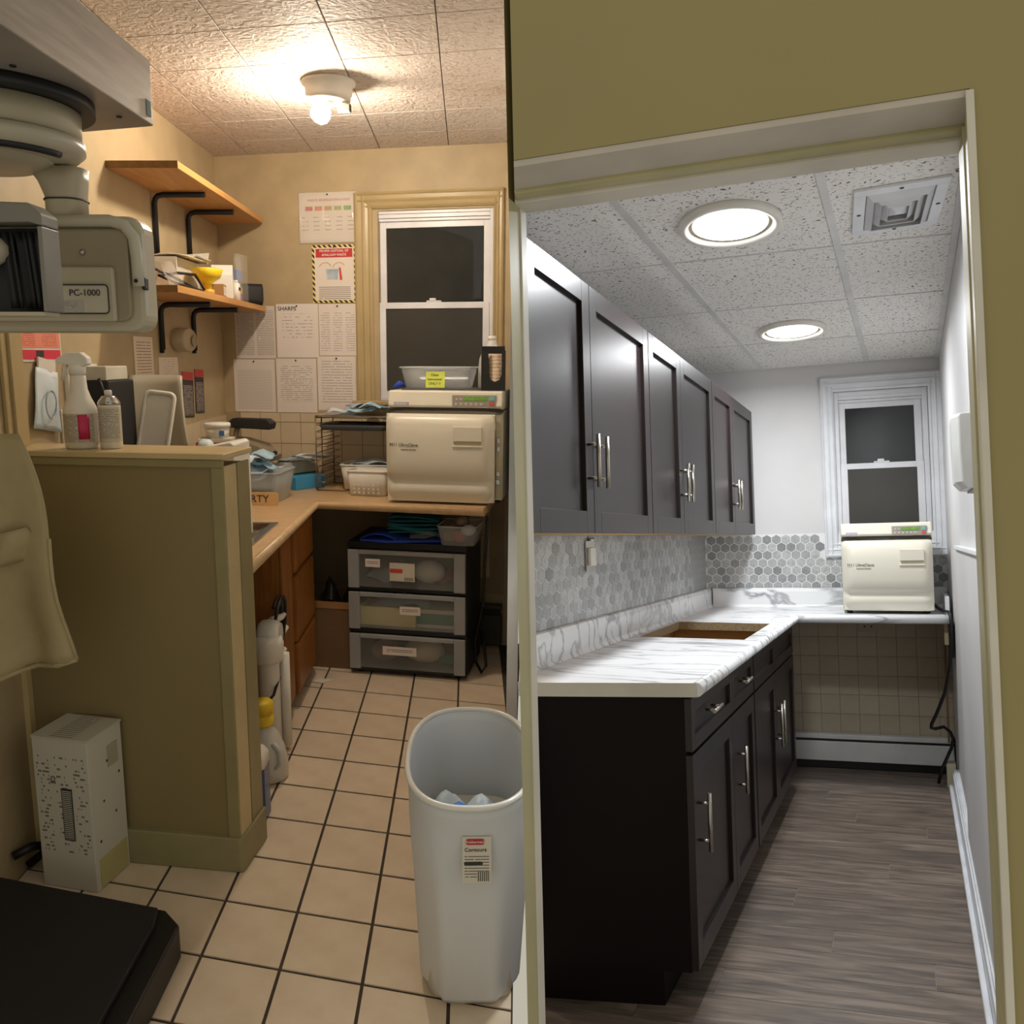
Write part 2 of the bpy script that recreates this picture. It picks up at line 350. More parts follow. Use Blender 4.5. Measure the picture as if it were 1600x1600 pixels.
def area(p): return abs(sum(p[i][0]*p[(i+1) % len(p)][1]-p[(i+1) % len(p)][0]*p[i][1] for i in range(len(p))))/2
def piece(name, me_or_mb, m, parent, loc=(0, 0, 0), bevel=0.):
    """one of many alike pieces; alike pieces share their mesh"""
    if isinstance(me_or_mb, MB): return me_or_mb.build(name, m, parent, bevel=bevel)
    o = bpy.data.objects.new(name, me_or_mb); C.objects.link(o); o.parent = parent; o.location = loc; return o
def mesh_of(mb, name, m):
    me = bpy.data.meshes.new(name); me.from_pydata(mb.v, [], mb.f); me.update(); me.materials.append(M[m]); return me
def crumple(w_, d_, h_, seed, nu=9, nv=7, fold=2.5):
    """a rumpled sheet lying flat, w x d, up to h high"""
    rnd = random.Random(seed); ph = [rnd.uniform(0, 6.28) for _ in range(6)]; jit = {}
    def fn(u, v):
        k = (round(u*nu), round(v*nv)); j = jit.setdefault(k, (rnd.uniform(-1, 1), rnd.uniform(-1, 1), rnd.random()))
        z = h_*(.4+.25*math.sin(fold*2.6*u+ph[0]+v*2)+.2*math.sin(fold*v*2+ph[1]+u*1.5)+.15*j[2]-.25*(2*u-1)**2)
        return ((u-.5)*w_*(1+.06*j[0]), (v-.5)*d_*(1+.06*j[1]), max(.001, z))
    return MB().grid(fn, nu, nv)

# ================================================================== BEIGE ROOM: the setting
SK = math.tan(R_(-13.0))          # the floor tiles run slightly askew to the side walls, as does the back wall
def par(x0, x1, y0, y1, k):       # tile with its far and near edges along the skewed direction; y given at x = -.5
    return [(x0, y0+k*(x0+.5)), (x1, y0+k*(x1+.5)), (x1, y1+k*(x1+.5)), (x0, y1+k*(x0+.5))]
floor = MB().ext([(-2.2, 1.0), (.062, 1.0), (.19, 3.2), (.30, 4.75), (-1.45, 5.10), (-2.2, 2.6)], -.05, -.004).build('floor', 'grout_dark')
tag(put(floor, 'L'), 'cream square ceramic tile floor with dark grout lines', 'floor', kind='structure')
G_ = .005; tl = mesh_of(MB().ext([(p[0]+.5, p[1]) for p in par(-.5+G_, -.5+.228-G_, G_, .242-G_, SK)], -.012, 0), 'tile', 'floor_tile')
for i in range(-6, 4):
    for j in range(-3, 13):
        x0 = -.502+.2275*i; y0 = 2.058+.243*(j)-.0
        poly = par(x0+G_, x0+.2275-G_, y0+G_, y0+.243-G_, SK)
        cl = clip(poly, 1, -.0578, .0); cl = clip(cl, 1, 0, .185) if cl else cl
        cl = clip(cl, .1908, .9816, 4.655) if len(cl) > 2 else cl
        cl = clip(cl, -1, 0, 2.1) if len(cl) > 2 else cl
        if len(cl) < 3 or area(cl) < .002: continue
        if area(poly)-area(cl) < 1e-5: o = piece('tile', tl, None, floor, (x0, y0+SK*(x0+.5), 0))
        else: piece('tile', MB().ext(cl, -.012, 0), 'floor_tile', floor)

ceil = MB().ext([(-1.6, 2.3), (.16, 2.3), (.30, 4.78), (-1.5, 5.12)], 2.716, 2.76).build('ceiling', 'ceiling_seam')
tag(put(ceil, 'L'), 'pinkish white textured square tile ceiling around the bare bulb fixture', 'ceiling', kind='structure')
g = .0022
for i in range(-3, 4):
    for j in range(-7, 3):
        x0 = -.475+.366*i; y0 = 4.545+.366*j
        poly = par(x0+g, x0+.366-g, y0+g, y0+.366-g, math.tan(R_(-11)))
        cl = clip(poly, -1, 0, 1.41)
        for c_ in ((1, -.055, .0), (1, 0, .19), (.1908, .9816, 4.66), (0, -1, -2.3)): cl = clip(cl, *c_) if len(cl) > 2 else cl
        if len(cl) < 3 or area(cl) < .001: continue
        piece('ceiling_tile', MB().ext(cl, 2.70, 2.7158), 'ceiling_plaster', ceil, bevel=.0015)

WL = -1.41
wl = MB().ext([(WL, 1.2), (WL, 5.03), (WL-.08, 5.06), (WL-.08, 1.2)], 0, 2.72).build('wall_left', 'beige_paint')
tag(put(wl, 'L'), 'warm beige painted wall carrying the oak shelves', 'wall', kind='structure')
me = mesh_of(MB().box(-.002, .008, .0015, .1205, .0015, .1205), 'tile', 'wall_tile')
box(WL-.001, WL+.004, 2.90, 5.00, .90, 1.285).build('tile_grout', 'wall_tile_grout', wl)
for k in range(17):
    for r in range(3): piece('tile', me, None, wl, (WL+.003, 2.92+.122*k, 1.285-.122*(r+1)))
wb = MB()
for a in ((-.02, .955, -0, .1, 0, 2.72), (1.585, 1.72, 0, .1, 0, 2.72), (.955, 1.585, 0, .1, 0, 1.375), (.955, 1.585, 0, .1, 2.385, 2.72)): wb.box(*a)
wb = wb.build('wall_back', 'beige_paint'); tag(put(wb, 'LB'), 'beige painted wall with window and pinned papers', 'wall', kind='structure')
me = mesh_of(MB().box(.0015, .1205, -.008, .002, .0015, .1205), 'tile', 'wall_tile')
box(.02, 1.66, -.004, .001, .30, 1.30).build('tile_grout', 'wall_tile_grout', wb)
for k in range(13):
    for r in range(1, 8):
        s0 = .118+.122*k-.0; z0 = 1.248-.122*r
        if z0 < .88 and s0 < 1.40: continue
        if s0+.12 > 1.66: continue
        piece('tile', me, None, wb, (s0, -.003, z0))
for k in range(7): piece('tile', MB().box(.1195+.122*k, .2385+.122*k, -.011, 0, 1.3715-.122, 1.30), 'wall_tile', wb)
wr = MB().ext([(.18, 3.75), (.186, 3.75), (.275, 4.75), (.236, 4.75)], 0, 2.72).build('wall_right', 'beige_paint')
tag(put(wr, 'L'), 'narrow strip of beige side wall beside the black cord', 'wall', kind='structure')
wd = MB().ext([(.1235, 2.62), (.158, 2.62), (.345, 6.2), (.305, 6.2)], -.35, 3.0).build('wall_divider', 'divider_white')
tag(put(wd, 'L'), 'plain white dividing wall end between the two rooms', 'wall', kind='structure')

# half-height partition
hw = thing('wall_half', 'olive painted half height partition wall with wood cap', 'wall', 'L', (-.722, 2.512, 0), -8, kind='structure')
box(-.725, -.004, .0, .185, 0, 1.295).build('panel', 'olive_panel', hw)
box(-.735, .012, -.014, .20, 1.320, 1.338).build('cap', 'panel_edge', hw, bevel=.003)
box(-.735, .006, -.010, -.001, 1.296, 1.319).build('cap_moulding', 'olive_trim', hw, bevel=.002)
box(-.034, .004, -.008, -.0005, .11, 1.296).build('corner_trim', 'olive_trim', hw, bevel=.002)
box(-.003, .006, .0, .085, .11, 1.30).build('end_trim', 'panel_edge', hw, bevel=.002)
box(-.003, .005, .095, .187, .11, 1.30).build('end_trim', 'olive_trim', hw, bevel=.002)
MB().ext([(-.73, -.018), (.004, -.018), (.014, -.008), (.014, .19), (-.73, .19)], 0.001, .118).build('vinyl_base', 'vinyl_base', hw, bevel=.004)
cs = MB()
for a in ((0, .012, 0, .03), (0, .022, .032, .085), (0, .014, .088, .12)): cs.box(a[0], a[1], a[2], a[3], 0, .42)
o = cs.build('trim_1', 'trim_paint', bevel=.002); tag(put(o, 'L', (WL+.001, 2.615, 1.34)), 'fluted beige door casing at the end of the partition', 'trim', kind='structure')
one(MB().box(0, .018, 0, .03, 0, 1.0), 'trim_2', 'panel_edge', 'thin vertical beige strip below the hanging coat', 'trim', 'L', (WL+.001, 2.575, 0), kind='structure')

def window(name, fr, s0, s1, z0, z1, ow, oh, mid, cmat, smat, label, right_w=None, sill=True, t0=.0, panes=('night_glass', 'screen_glass')):
    """double-hung window: casing ow wide round the opening s0-s1, z0-z1, rails and panes"""
    rw = ow if right_w is None else right_w
    W = thing(name, label, 'window', fr, (0, 0, 0), kind='structure')
    def cas(x0, x1, z0_, z1_, vertical, flip=False):
        n = 'casing'; w_ = (x1-x0) if vertical else (z1_-z0_)
        p = [(0, 0), (0, -.018), (.12, -.024), (.2, -.018), (.42, -.016), (.5, -.021), (.62, -.015), (.78, -.012), (.86, -.017), (1, -.008), (1, 0)]
        if vertical:
            q = [((x0+a*w_) if not flip else (x1-a*w_), b+t0) for a, b in p]; MB().ext(q, z0_, z1_, 'z').build(n, cmat, W)
        else:
            q = [(b+t0, (z1_-a*w_) if not flip else (z0_+a*w_)) for a, b in p]; MB().ext(q, x0, x1, 'x').build(n, cmat, W)
    cas(s0-ow, s0, z0-(.0 if sill else oh), z1+oh, True); cas(s1, s1+rw, z0-(.0 if sill else oh), z1+oh, True, True)
    cas(s0-ow, s1+rw, z1, z1+oh, False)
    if sill:
        box(s0-ow-.02, s1+rw, -.055+t0, .03, z0-.022, z0).build('window_stool', cmat, W, bevel=.004); box(s0-ow, s1+rw, -.016+t0, 0, z0-.08, z0-.023).build('apron', cmat, W, bevel=.003)
    else: cas(s0-ow, s1+rw, z0-oh, z0, False, True)
    f = .026; fr_ = MB()
    for a in ((s0, s0+f, z0, z1), (s1-f, s1, z0, z1), (s0+f, s1-f, z1-f, z1), (s0+f, s1-f, z0, z0+f)): fr_.box(a[0], a[1], .012, .075, a[2], a[3])
    fr_.build('frame', smat, W, bevel=.002)
    hd = MB(); hd.box(s0+f, s1-f, .020, .05, z1-f-.020, z1-f); hd.box(s0+f, s1-f, .028, .05, z1-f-.036, z1-f-.022); hd.build('head_track', smat, W, bevel=.0015)
    for nm, za, zb, yy, sw, pm in (('upper_sash', mid-.012, z1-f-.036, .042, .036, panes[0]), ('lower_sash', z0+f, mid+.022, .016, .036, panes[1])):
        s_ = MB(); a0, a1 = s0+f+.002, s1-f-.002
        rb = sw*.75
        for a in ((a0, a0+sw, za, zb), (a1-sw, a1, za, zb), (a0+sw, a1-sw, za, za+rb), (a0+sw, a1-sw, zb-rb-.006, zb)): s_.box(a[0], a[1], yy, yy+.022, a[2], a[3])
        so = s_.build(nm, smat, W, bevel=.002)
        box(a0+sw-.004, a1-sw+.004, yy+.008, yy+.013, za+rb-.004, zb-rb-.002).build('pane', pm, so)
    lk = MB(); cx = (s0+s1)/2; lk.box(cx-.04, cx+.04, .014, .034, mid+.0225, mid+.031); lk.box(cx-.022, cx+.012, .010, .026, mid+.031, mid+.043)
    lk.build('sash_lock', smat, W, bevel=.002)
    return W
window('window_1', 'LB', .925, 1.592, 1.375, 2.395, .098, .085, 1.885, 'trim_paint', 'vinyl_white', 'tan cased double hung window, dark at night, behind the autoclave with the tub', right_w=.05)

# ------------------------------------------------------------------ ceiling lamp
lp = thing('ceiling_lamp', 'round cream ceiling lampholder with bare glowing bulb', 'lamp', 'L', (-.565, 3.70, 2.70))
MB().lathe([(.108, 0), (.108, -.012), (.096, -.016), (.094, -.05), (.088, -.058), (.086, -.075), (.0, -.078)], n=40).build('base', 'white_plastic', lp)
MB().lathe([(.028, -.07), (.03, -.088), (.026, -.094)], c=(-.01, 0, 0), n=20).build('socket', 'white_plastic', lp)
tg = bpy.data.materials.new('bulb_glow'); tg.use_nodes = True; b_ = tg.node_tree.nodes['Principled BSDF']
b_.inputs['Emission Color'].default_value = (*BULB_COLOR, 1); b_.inputs['Emission Strength'].default_value = BULB_STRENGTH; b_.inputs['Base Color'].default_value = (.9, .85, .7, 1); M['bulb_glow'] = tg
bu = MB().lathe([(.018, 0), (.03, -.012), (.04, -.034), (.038, -.056), (.025, -.072), (.0, -.078)], n=20).build('bulb', 'bulb_glow', lp); bu.location = (-.012, 0, -.088); bu.rotation_euler = (0, R_(34), 0)
sw_ = MB(); sw_.box(.035, .085, -.012, .018, -.115, -.085); sw_.build('switch_housing', 'cream_dark', lp, bevel=.004)
MB().box(.083, .088, -.01, .016, -.113, -.087).build('switch_face', 'black_plastic', lp)

# ------------------------------------------------------------------ counter, sink, oak cabinet
ct = thing('countertop', 'tan marbled laminate L-shaped countertop holding the steel sink', 'countertop', 'L', (0, 0, 0))
FX = -.76
def nb(s, t): # LB (s, -t) -> L plan
    c, q = math.cos(R_(-11)), math.sin(R_(-11)); return (-1.43+s*c+t*q, 5.025+s*q-t*c)
ic = (FX, nb(.807, .655)[1]); rt = nb(1.665, .675)
tp = MB(); zt, zb = .91, .872
sx0, sx1, sy0, sy1 = -1.27, -.835, 3.05, 3.63
for pl_ in ([(WL+.009, 2.735), (FX, 2.735), (FX, sy0), (WL+.009, sy0)], [(WL+.009, sy0), (sx0, sy0), (sx0, sy1), (WL+.009, sy1)], [(sx1, sy0), (FX, sy0), (FX, sy1), (sx1, sy1)],
            [(WL+.009, sy1), (FX, sy1), ic, (WL+.009, 4.3)], [(WL+.009, 4.3), ic, nb(.80, .013), nb(.035, .013)], [ic, rt, nb(1.66, .013), nb(.80, .013)]): tp.ext(pl_, zb, zt)
tp.build('top', 'laminate_tan', ct)
MB().tube([(FX, 2.735, .891), (FX, ic[1]+.004, .891), (rt[0], rt[1]-.006, .891)], .021, 10).build('front_edge', 'laminate_tan', ct)
sk = thing('sink', 'stainless steel drop-in sink in the tan counter', 'sink', 'L', (-1.0525, 3.34, .91))
rim = MB(); a, b = .235, .305
for q in ((-a, a, -b, -b+.03), (-a, a, b-.03, b), (-a, -a+.03, -b+.03, b-.03), (a-.03, a, -b+.03, b-.03)): rim.box(q[0], q[1], q[2], q[3], .0005, .006)
rim.build('rim', 'steel', sk, bevel=.002)
bs = MB()
bs.loft([[(x*.86, y*.80-.025, z) for x, y in rrect(-a, a, -b, b, .05)] for z in (.004,)] + [[(x*.82, y*.74-.04, z) for x, y in rrect(-a, a, -b, b, .05)] for z in (-.03, -.15)], False, True)
bs.build('bowl', 'steel', sk, solid=.002)
oc = thing('oak_cabinet', 'oak base cabinet with three drawer fronts under the tan counter', 'cabinet', 'L', (-.80, 3.55, 0))
box(-.60, -.001, 0, .70, .085, .868).build('body', 'oak', oc)
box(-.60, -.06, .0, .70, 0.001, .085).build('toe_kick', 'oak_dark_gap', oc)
for z0, z1 in ((.655, .845), (.33, .63), (.075, .315)):
    d = MB(); d.ext([(.24, z0), (.69, z0), (.69, z1), (.24, z1)], .001, .018, 'x'); d.box(.018, .021, .255, .675, z0+.014, z1-.014)
    d.build('drawer', 'oak', oc, bevel=.006)
box(.0005, .012, .0, .19, .085, .868).build('face_frame', 'oak', oc, bevel=.002)

# ------------------------------------------------------------------ under the sink
wf = thing('water_filter', 'white water filter housing with black hoses under the counter', 'water filter', 'L', (-.815, 3.36, .02))
MB().lathe([(.04, 0), (.045, .01), (.045, .36), (.05, .37)], c=(0, 0, 0)).build('canister', 'white_plastic', wf)
MB().lathe([(.02, 0), (.02, .40)], c=(.062, .02, 0), n=14).build('pipe', 'white_plastic', wf)
h = MB(); h.lathe([(.05, .37), (.062, .385), (.064, .45), (.055, .475), (.03, .48)], n=22); h.build('head', 'white_plastic', wf)
h = MB(); h.lathe([(.05, -.045), (.062, -.03), (.066, 0), (.062, .03), (.05, .045)], c=(.0, .04, .47), n=20, ax='x'); h.build('gauge_block', 'white_gloss', wf)
for k, (yy, zz) in enumerate(((.10, .52), (.13, .45), (.08, .37))):
    MB().tube([(.0, yy-.03, zz), (.03, yy+.03, zz), (.04, yy+.05, zz+.012)], [.017, .014, .011], 10).build('fitting', 'white_plastic', wf)
h = MB(); h.tube([(.02+.14*math.sin(a_)*.15, .02+.13*math.cos(a_), .47+.16*math.sin(a_)) for a_ in [R_(x) for x in range(120, -80, -10)]], .008, 8)
h.tube([(.04+.10*math.sin(a_)*.15, .04+.11*math.cos(a_), .50+.13*math.sin(a_)) for a_ in [R_(x) for x in range(150, -100, -10)]], .007, 8); h.build('hose', 'rubber_black', wf)
MB().tube([(.03, .05, .33), (.04, .0, .30), (.03, -.06, .25), (-.02, -.12, .2)], .006, 8).build('hose', 'rubber_black', wf)
jg = thing('jug', 'cloudy plastic jug with yellow screw cap on the tiles beside the partition', 'jug', 'L', (-.792, 3.13, 0))
MB().lathe([(.084, 0.001), (.092, .012), (.094, .06), (.082, .13), (.062, .18), (.04, .21), (.036, .225)], sx=1., sy=.85, n=28).build('body', 'jug_fluid', jg)
MB().tube([(.045, -.055, .06), (.075, -.05, .08), (.072, -.045, .13), (.045, -.04, .16)], .012, 8).build('handle', 'jug_clear', jg)
MB().lathe([(.042, .222), (.044, .228), (.043, .262), (.04, .262), (.04, .268), (.044, .268), (.043, .31), (.034, .318), (0, .319)], n=24).build('cap', 'cap_yellow', jg)
bb = thing('blue_bottle', 'slim white-shouldered bottle of dark blue fluid beside the partition end', 'bottle', 'L', (-.745, 2.84, 0))
MB().ext(rrect(-.035, .035, -.05, .05, .015), .001, .20).build('body', 'fluid_blue', bb)
MB().loft([[(x*s_, y*s_, z) for x, y in rrect(-.035, .035, -.05, .05, .015)] for s_, z in ((1, .20), (1, .235), (.6, .262), (.38, .266), (.38, .285))]).build('shoulder', 'bottle_white', bb)

# ------------------------------------------------------------------ drawer cart and what is on it
cw = .615
cart = thing('drawer_cart', 'black rolling cart with three clear drawers under the tan counter', 'drawer cart', 'LB', (.948, -.60, 0))
fm = MB()
for z0, z1 in ((.018, .036), (.225, .25), (.446, .468), (.666, .70)): fm.box(0, cw, .012, .40, z0, z1)
fm.box(0, .014, .03, .40, .036, .67); fm.box(cw-.014, cw, .03, .40, .036, .67); fm.box(.014, cw-.014, .39, .40, .036, .67); fm.build('frame', 'black_plastic', cart, bevel=.004)
for x in (.05, cw-.05):
    for y in (.05, .36): MB().lathe([(.018, -.012), (.018, .012)], c=(x, y, .018), n=14, ax='x').build('caster', 'rubber_black', cart)
zz = ((.468, .664), (.252, .444), (.038, .224))
for k, (z0, z1) in enumerate(zz):
    d = box(.016, cw-.016, .008, .014, z0, z1-.004).build('drawer', 'frost_face', cart)
    e_ = MB()
    for q in ((.004, .062, z0-.006, z1-.004), (cw-.062, cw-.004, z0-.006, z1-.004)): e_.box(q[0], q[1], -.004, .012, q[2], q[3])
    e_.box(.062, cw-.062, -.003, .012, z1-.026, z1-.004); e_.build('drawer_rim', 'frost_frame', d, bevel=.004)
    bx = MB(); bx.box(.022, cw-.022, .016, .36, z0, z0+.004); bx.box(.022, .026, .016, .36, z0, z1-.02); bx.box(cw-.026, cw-.022, .016, .36, z0, z1-.02); bx.box(.022, cw-.022, .356, .36, z0, z1-.02); bx.build('drawer_box', 'frost_face', d)
def lab(par_, x0, x1, z0, z1, y=-.0045, m='label_lines'): return box(x0, x1, y-.001, y, z0, z1).build('label', m, par_)
lab(cart, .098, .175, .575, .617); l_ = lab(cart, .225, .355, .508, .602, m='label_cream')
box(.227, .292, -.0068, -.0056, .552, .572).build('red_band', 'hazard_red', l_); box(.30, .345, -.0068, -.0056, .513, .530).build('barcode', 'barcode', l_)
lab(cart, .275, .382, .335, .378); lab(cart, .182, .36, .118, .163)
grp = 'packets inside the clear drawers'
def inside(mb, name, m, label, cat, x, y, z, rz=0): return one(mb, name, m, label, cat, 'LB', (.948+x, -.60+y, z), rz, grp)
inside(crumple(.22, .2, .1, 3), 'plastic_bag', 'pouch_pale', 'crumpled pale plastic bag at the left of the top drawer', 'bag', .18, .16, .474)
inside(MB().ball((0, 0, .06), (.085, .06, .06)), 'face_mask', 'scrap_white', 'white cup mask lying in the top clear drawer', 'mask', .40, .12, .473)
inside(crumple(.14, .16, .06, 9), 'red_pouch', 'hazard_red', 'small red pouch at the right of the top drawer', 'pouch', .50, .15, .474)
inside(MB().box(-.19, .11, 0, .15, 0, .098), 'yellow_carton', 'pale_yellow', 'long pale yellow carton in the middle clear drawer', 'carton', .235, .04, .257)
i2 = thing('green_carton', 'white carton with green side band in the middle clear drawer', 'carton', 'LB', (.948+.47, -.60+.05, .257), 0, grp)
box(-.12, .11, 0, .14, 0, .095).build('body', 'carton_white', i2); box(-.12, .11, -.002, -.0005, .018, .075).build('band', 'green_carton', i2)
inside(crumple(.30, .16, .05, 12), 'sleeve_bag', 'pouch_pale', 'crinkled clear sleeve lying above the yellow carton', 'bag', .26, .12, .357)
inside(MB().ball((0, 0, .055), (.075, .06, .055)), 'tan_bundle', 'kraft', 'round tan bundle at the left of the bottom drawer', 'bundle', .16, .12, .043)
inside(MB().ball((0, 0, .065), (.11, .07, .065)), 'gauze_bag', 'gauze', 'bulging bag of white gauze in the bottom drawer', 'bag', .37, .13, .043)
inside(MB().ball((0, 0, .03), (.075, .05, .03)), 'green_pouch', 'green_carton', 'flat green pouch at the right of the bottom drawer', 'pouch', .52, .11, .043)
gw = thing('folded_gown', 'deep blue folded gown lying on top of the drawer cart', 'gown', 'LB', (1.175, -.44, .702))
MB().ext([(-.16, -.15), (-.02, -.17), (.26, -.10), (.26, .12), (-.16, .12)], 0, .012).build('lower_fold', 'gown_blue', gw, bevel=.004)
MB().grid(lambda u, v: (-.16+.19*u, -.155+.15*v, .013+.028*math.sin(math.pi*u)*(1-.5*v)), 8, 5).build('upper_fold', 'gown_blue', gw, solid=.004)
for k in range(7):
    o = MB().grid(lambda u, v, k=k: (-.13+.26*u, -.07+.14*v, .01*math.sin(3*u+k)+.02*(1-u)*(k/6)), 8, 4)
    one(o, 'face_mask', 'mask_teal', 'teal pleated face mask in the fanned stack on the folded gown', 'mask', 'LB', (1.265, -.45+.004*k, .733+.0105*k), -4+1.2*k, 'teal masks stacked on the cart', solid=.003)
one(crumple(.17, .10, .035, 44), 'clear_sleeve', 'clear_film', 'clear film sleeve slumped over the front of the teal masks', 'sleeve', 'LB', (1.34, -.515, .722), 10, solid=.002)
def basket(name, label, fr, loc, rz, w1, d1, w0, d0, h_, m, rim_m, group=None):
    B_ = thing(name, label, 'basket', fr, loc, rz, group)
    MB().loft([[(x*w0/2, y*d0/2, 0) for x, y in rrect(-1, 1, -1, 1, .25)], [(x*w1/2, y*d1/2, h_) for x, y in rrect(-1, 1, -1, 1, .25)]], True, False).build('body', m, B_, solid=.003)
    MB().tube([(x*w1/2, y*d1/2, h_) for x, y in rrect(-1, 1, -1, 1, .25)], .004, 6, closed=True).build('rim', rim_m, B_); return B_
basket('clear_basket', 'small clear plastic basket of wrapped pieces on the drawer cart', 'LB', (1.515, -.50, .702), 0, .20, .22, .165, .18, .095, 'clear_plastic', 'frost_plastic')
for k in range(5):
    one(MB().ball((0, 0, .03), (.038, .034, .028)), 'wrapped_piece', ('kraft', 'hazard_red', 'pouch_pale', 'kraft', 'sealer_beige')[k], ('brown wrapped piece at the left of the small clear basket', 'red wrapped piece in the small clear basket', 'pale wrapped piece in the small clear basket', 'second brown wrapped piece, farther back in the small clear basket', 'tan wrapped piece on top in the small clear basket')[k], 'packet', 'LB', (1.47+.045*(k % 3), -.53+.06*(k//3), .706+.033*(k//2)), 20*k, 'wrapped pieces in the clear basket')
cb = thing('cardboard_box', 'brown open cardboard box beside the drawer cart in shade', 'box', 'LB', (.83, -.42, 0))
bx = MB()
for q in ((-.11, .11, -.12, -.115), (-.11, .11, .115, .12), (-.11, -.105, -.115, .115), (.105, .11, -.115, .115)): bx.box(q[0], q[1], q[2], q[3], .001, .36)
bx.box(-.105, .105, -.115, .115, .001, .006); bx.build('body', 'kraft', cb); box(-.112, .112, -.1225, -.1205, .325, .362).build('tape', 'carton_brown', cb)
one(crumple(.17, .20, .22, 5, 12, 10, 3.5), 'rubbish_bag', 'bag_dark', 'dark shiny bag slumped in the brown cardboard box', 'bag', 'LB', (.815, -.41, .26), 10)
cd = MB(); cd.tube([(1.672, -.62, .86), (1.655, -.60, .60), (1.635, -.52, .40), (1.60, -.45, .27), (1.575, -.42, .16), (1.585, -.45, .06), (1.625, -.50, .02), (1.645, -.48, .05), (1.625, -.42, .14), (1.60, -.38, .20)], .008, 8)
one(cd, 'power_cord', 'rubber_black', 'black power cord hanging beside the drawer cart', 'cord', 'LB')
ht = thing('baseboard_heater', 'dark old baseboard heater behind the drawer cart', 'heater', 'LB', (0, 0, 0))
box(1.0, 1.655, -.06, -.012, .02, .19).build('cover', 'heater_old', ht, bevel=.004); box(1.0, 1.655, -.065, -.061, .195, .225).build('top_slot', 'rubber_black', ht); box(1.0, 1.655, -.063, -.012, .23, .25).build('top_cap', 'heater_old', ht)
one(MB().ext([(0, 0), (.06, -.005), (.10, .055), (.02, .05)], .0, .006), 'paper_scrap', 'scrap_white', 'torn white paper scrap on the floor by the oak cabinet', 'paper', 'L', (-.79, 4.13, .001), -20)

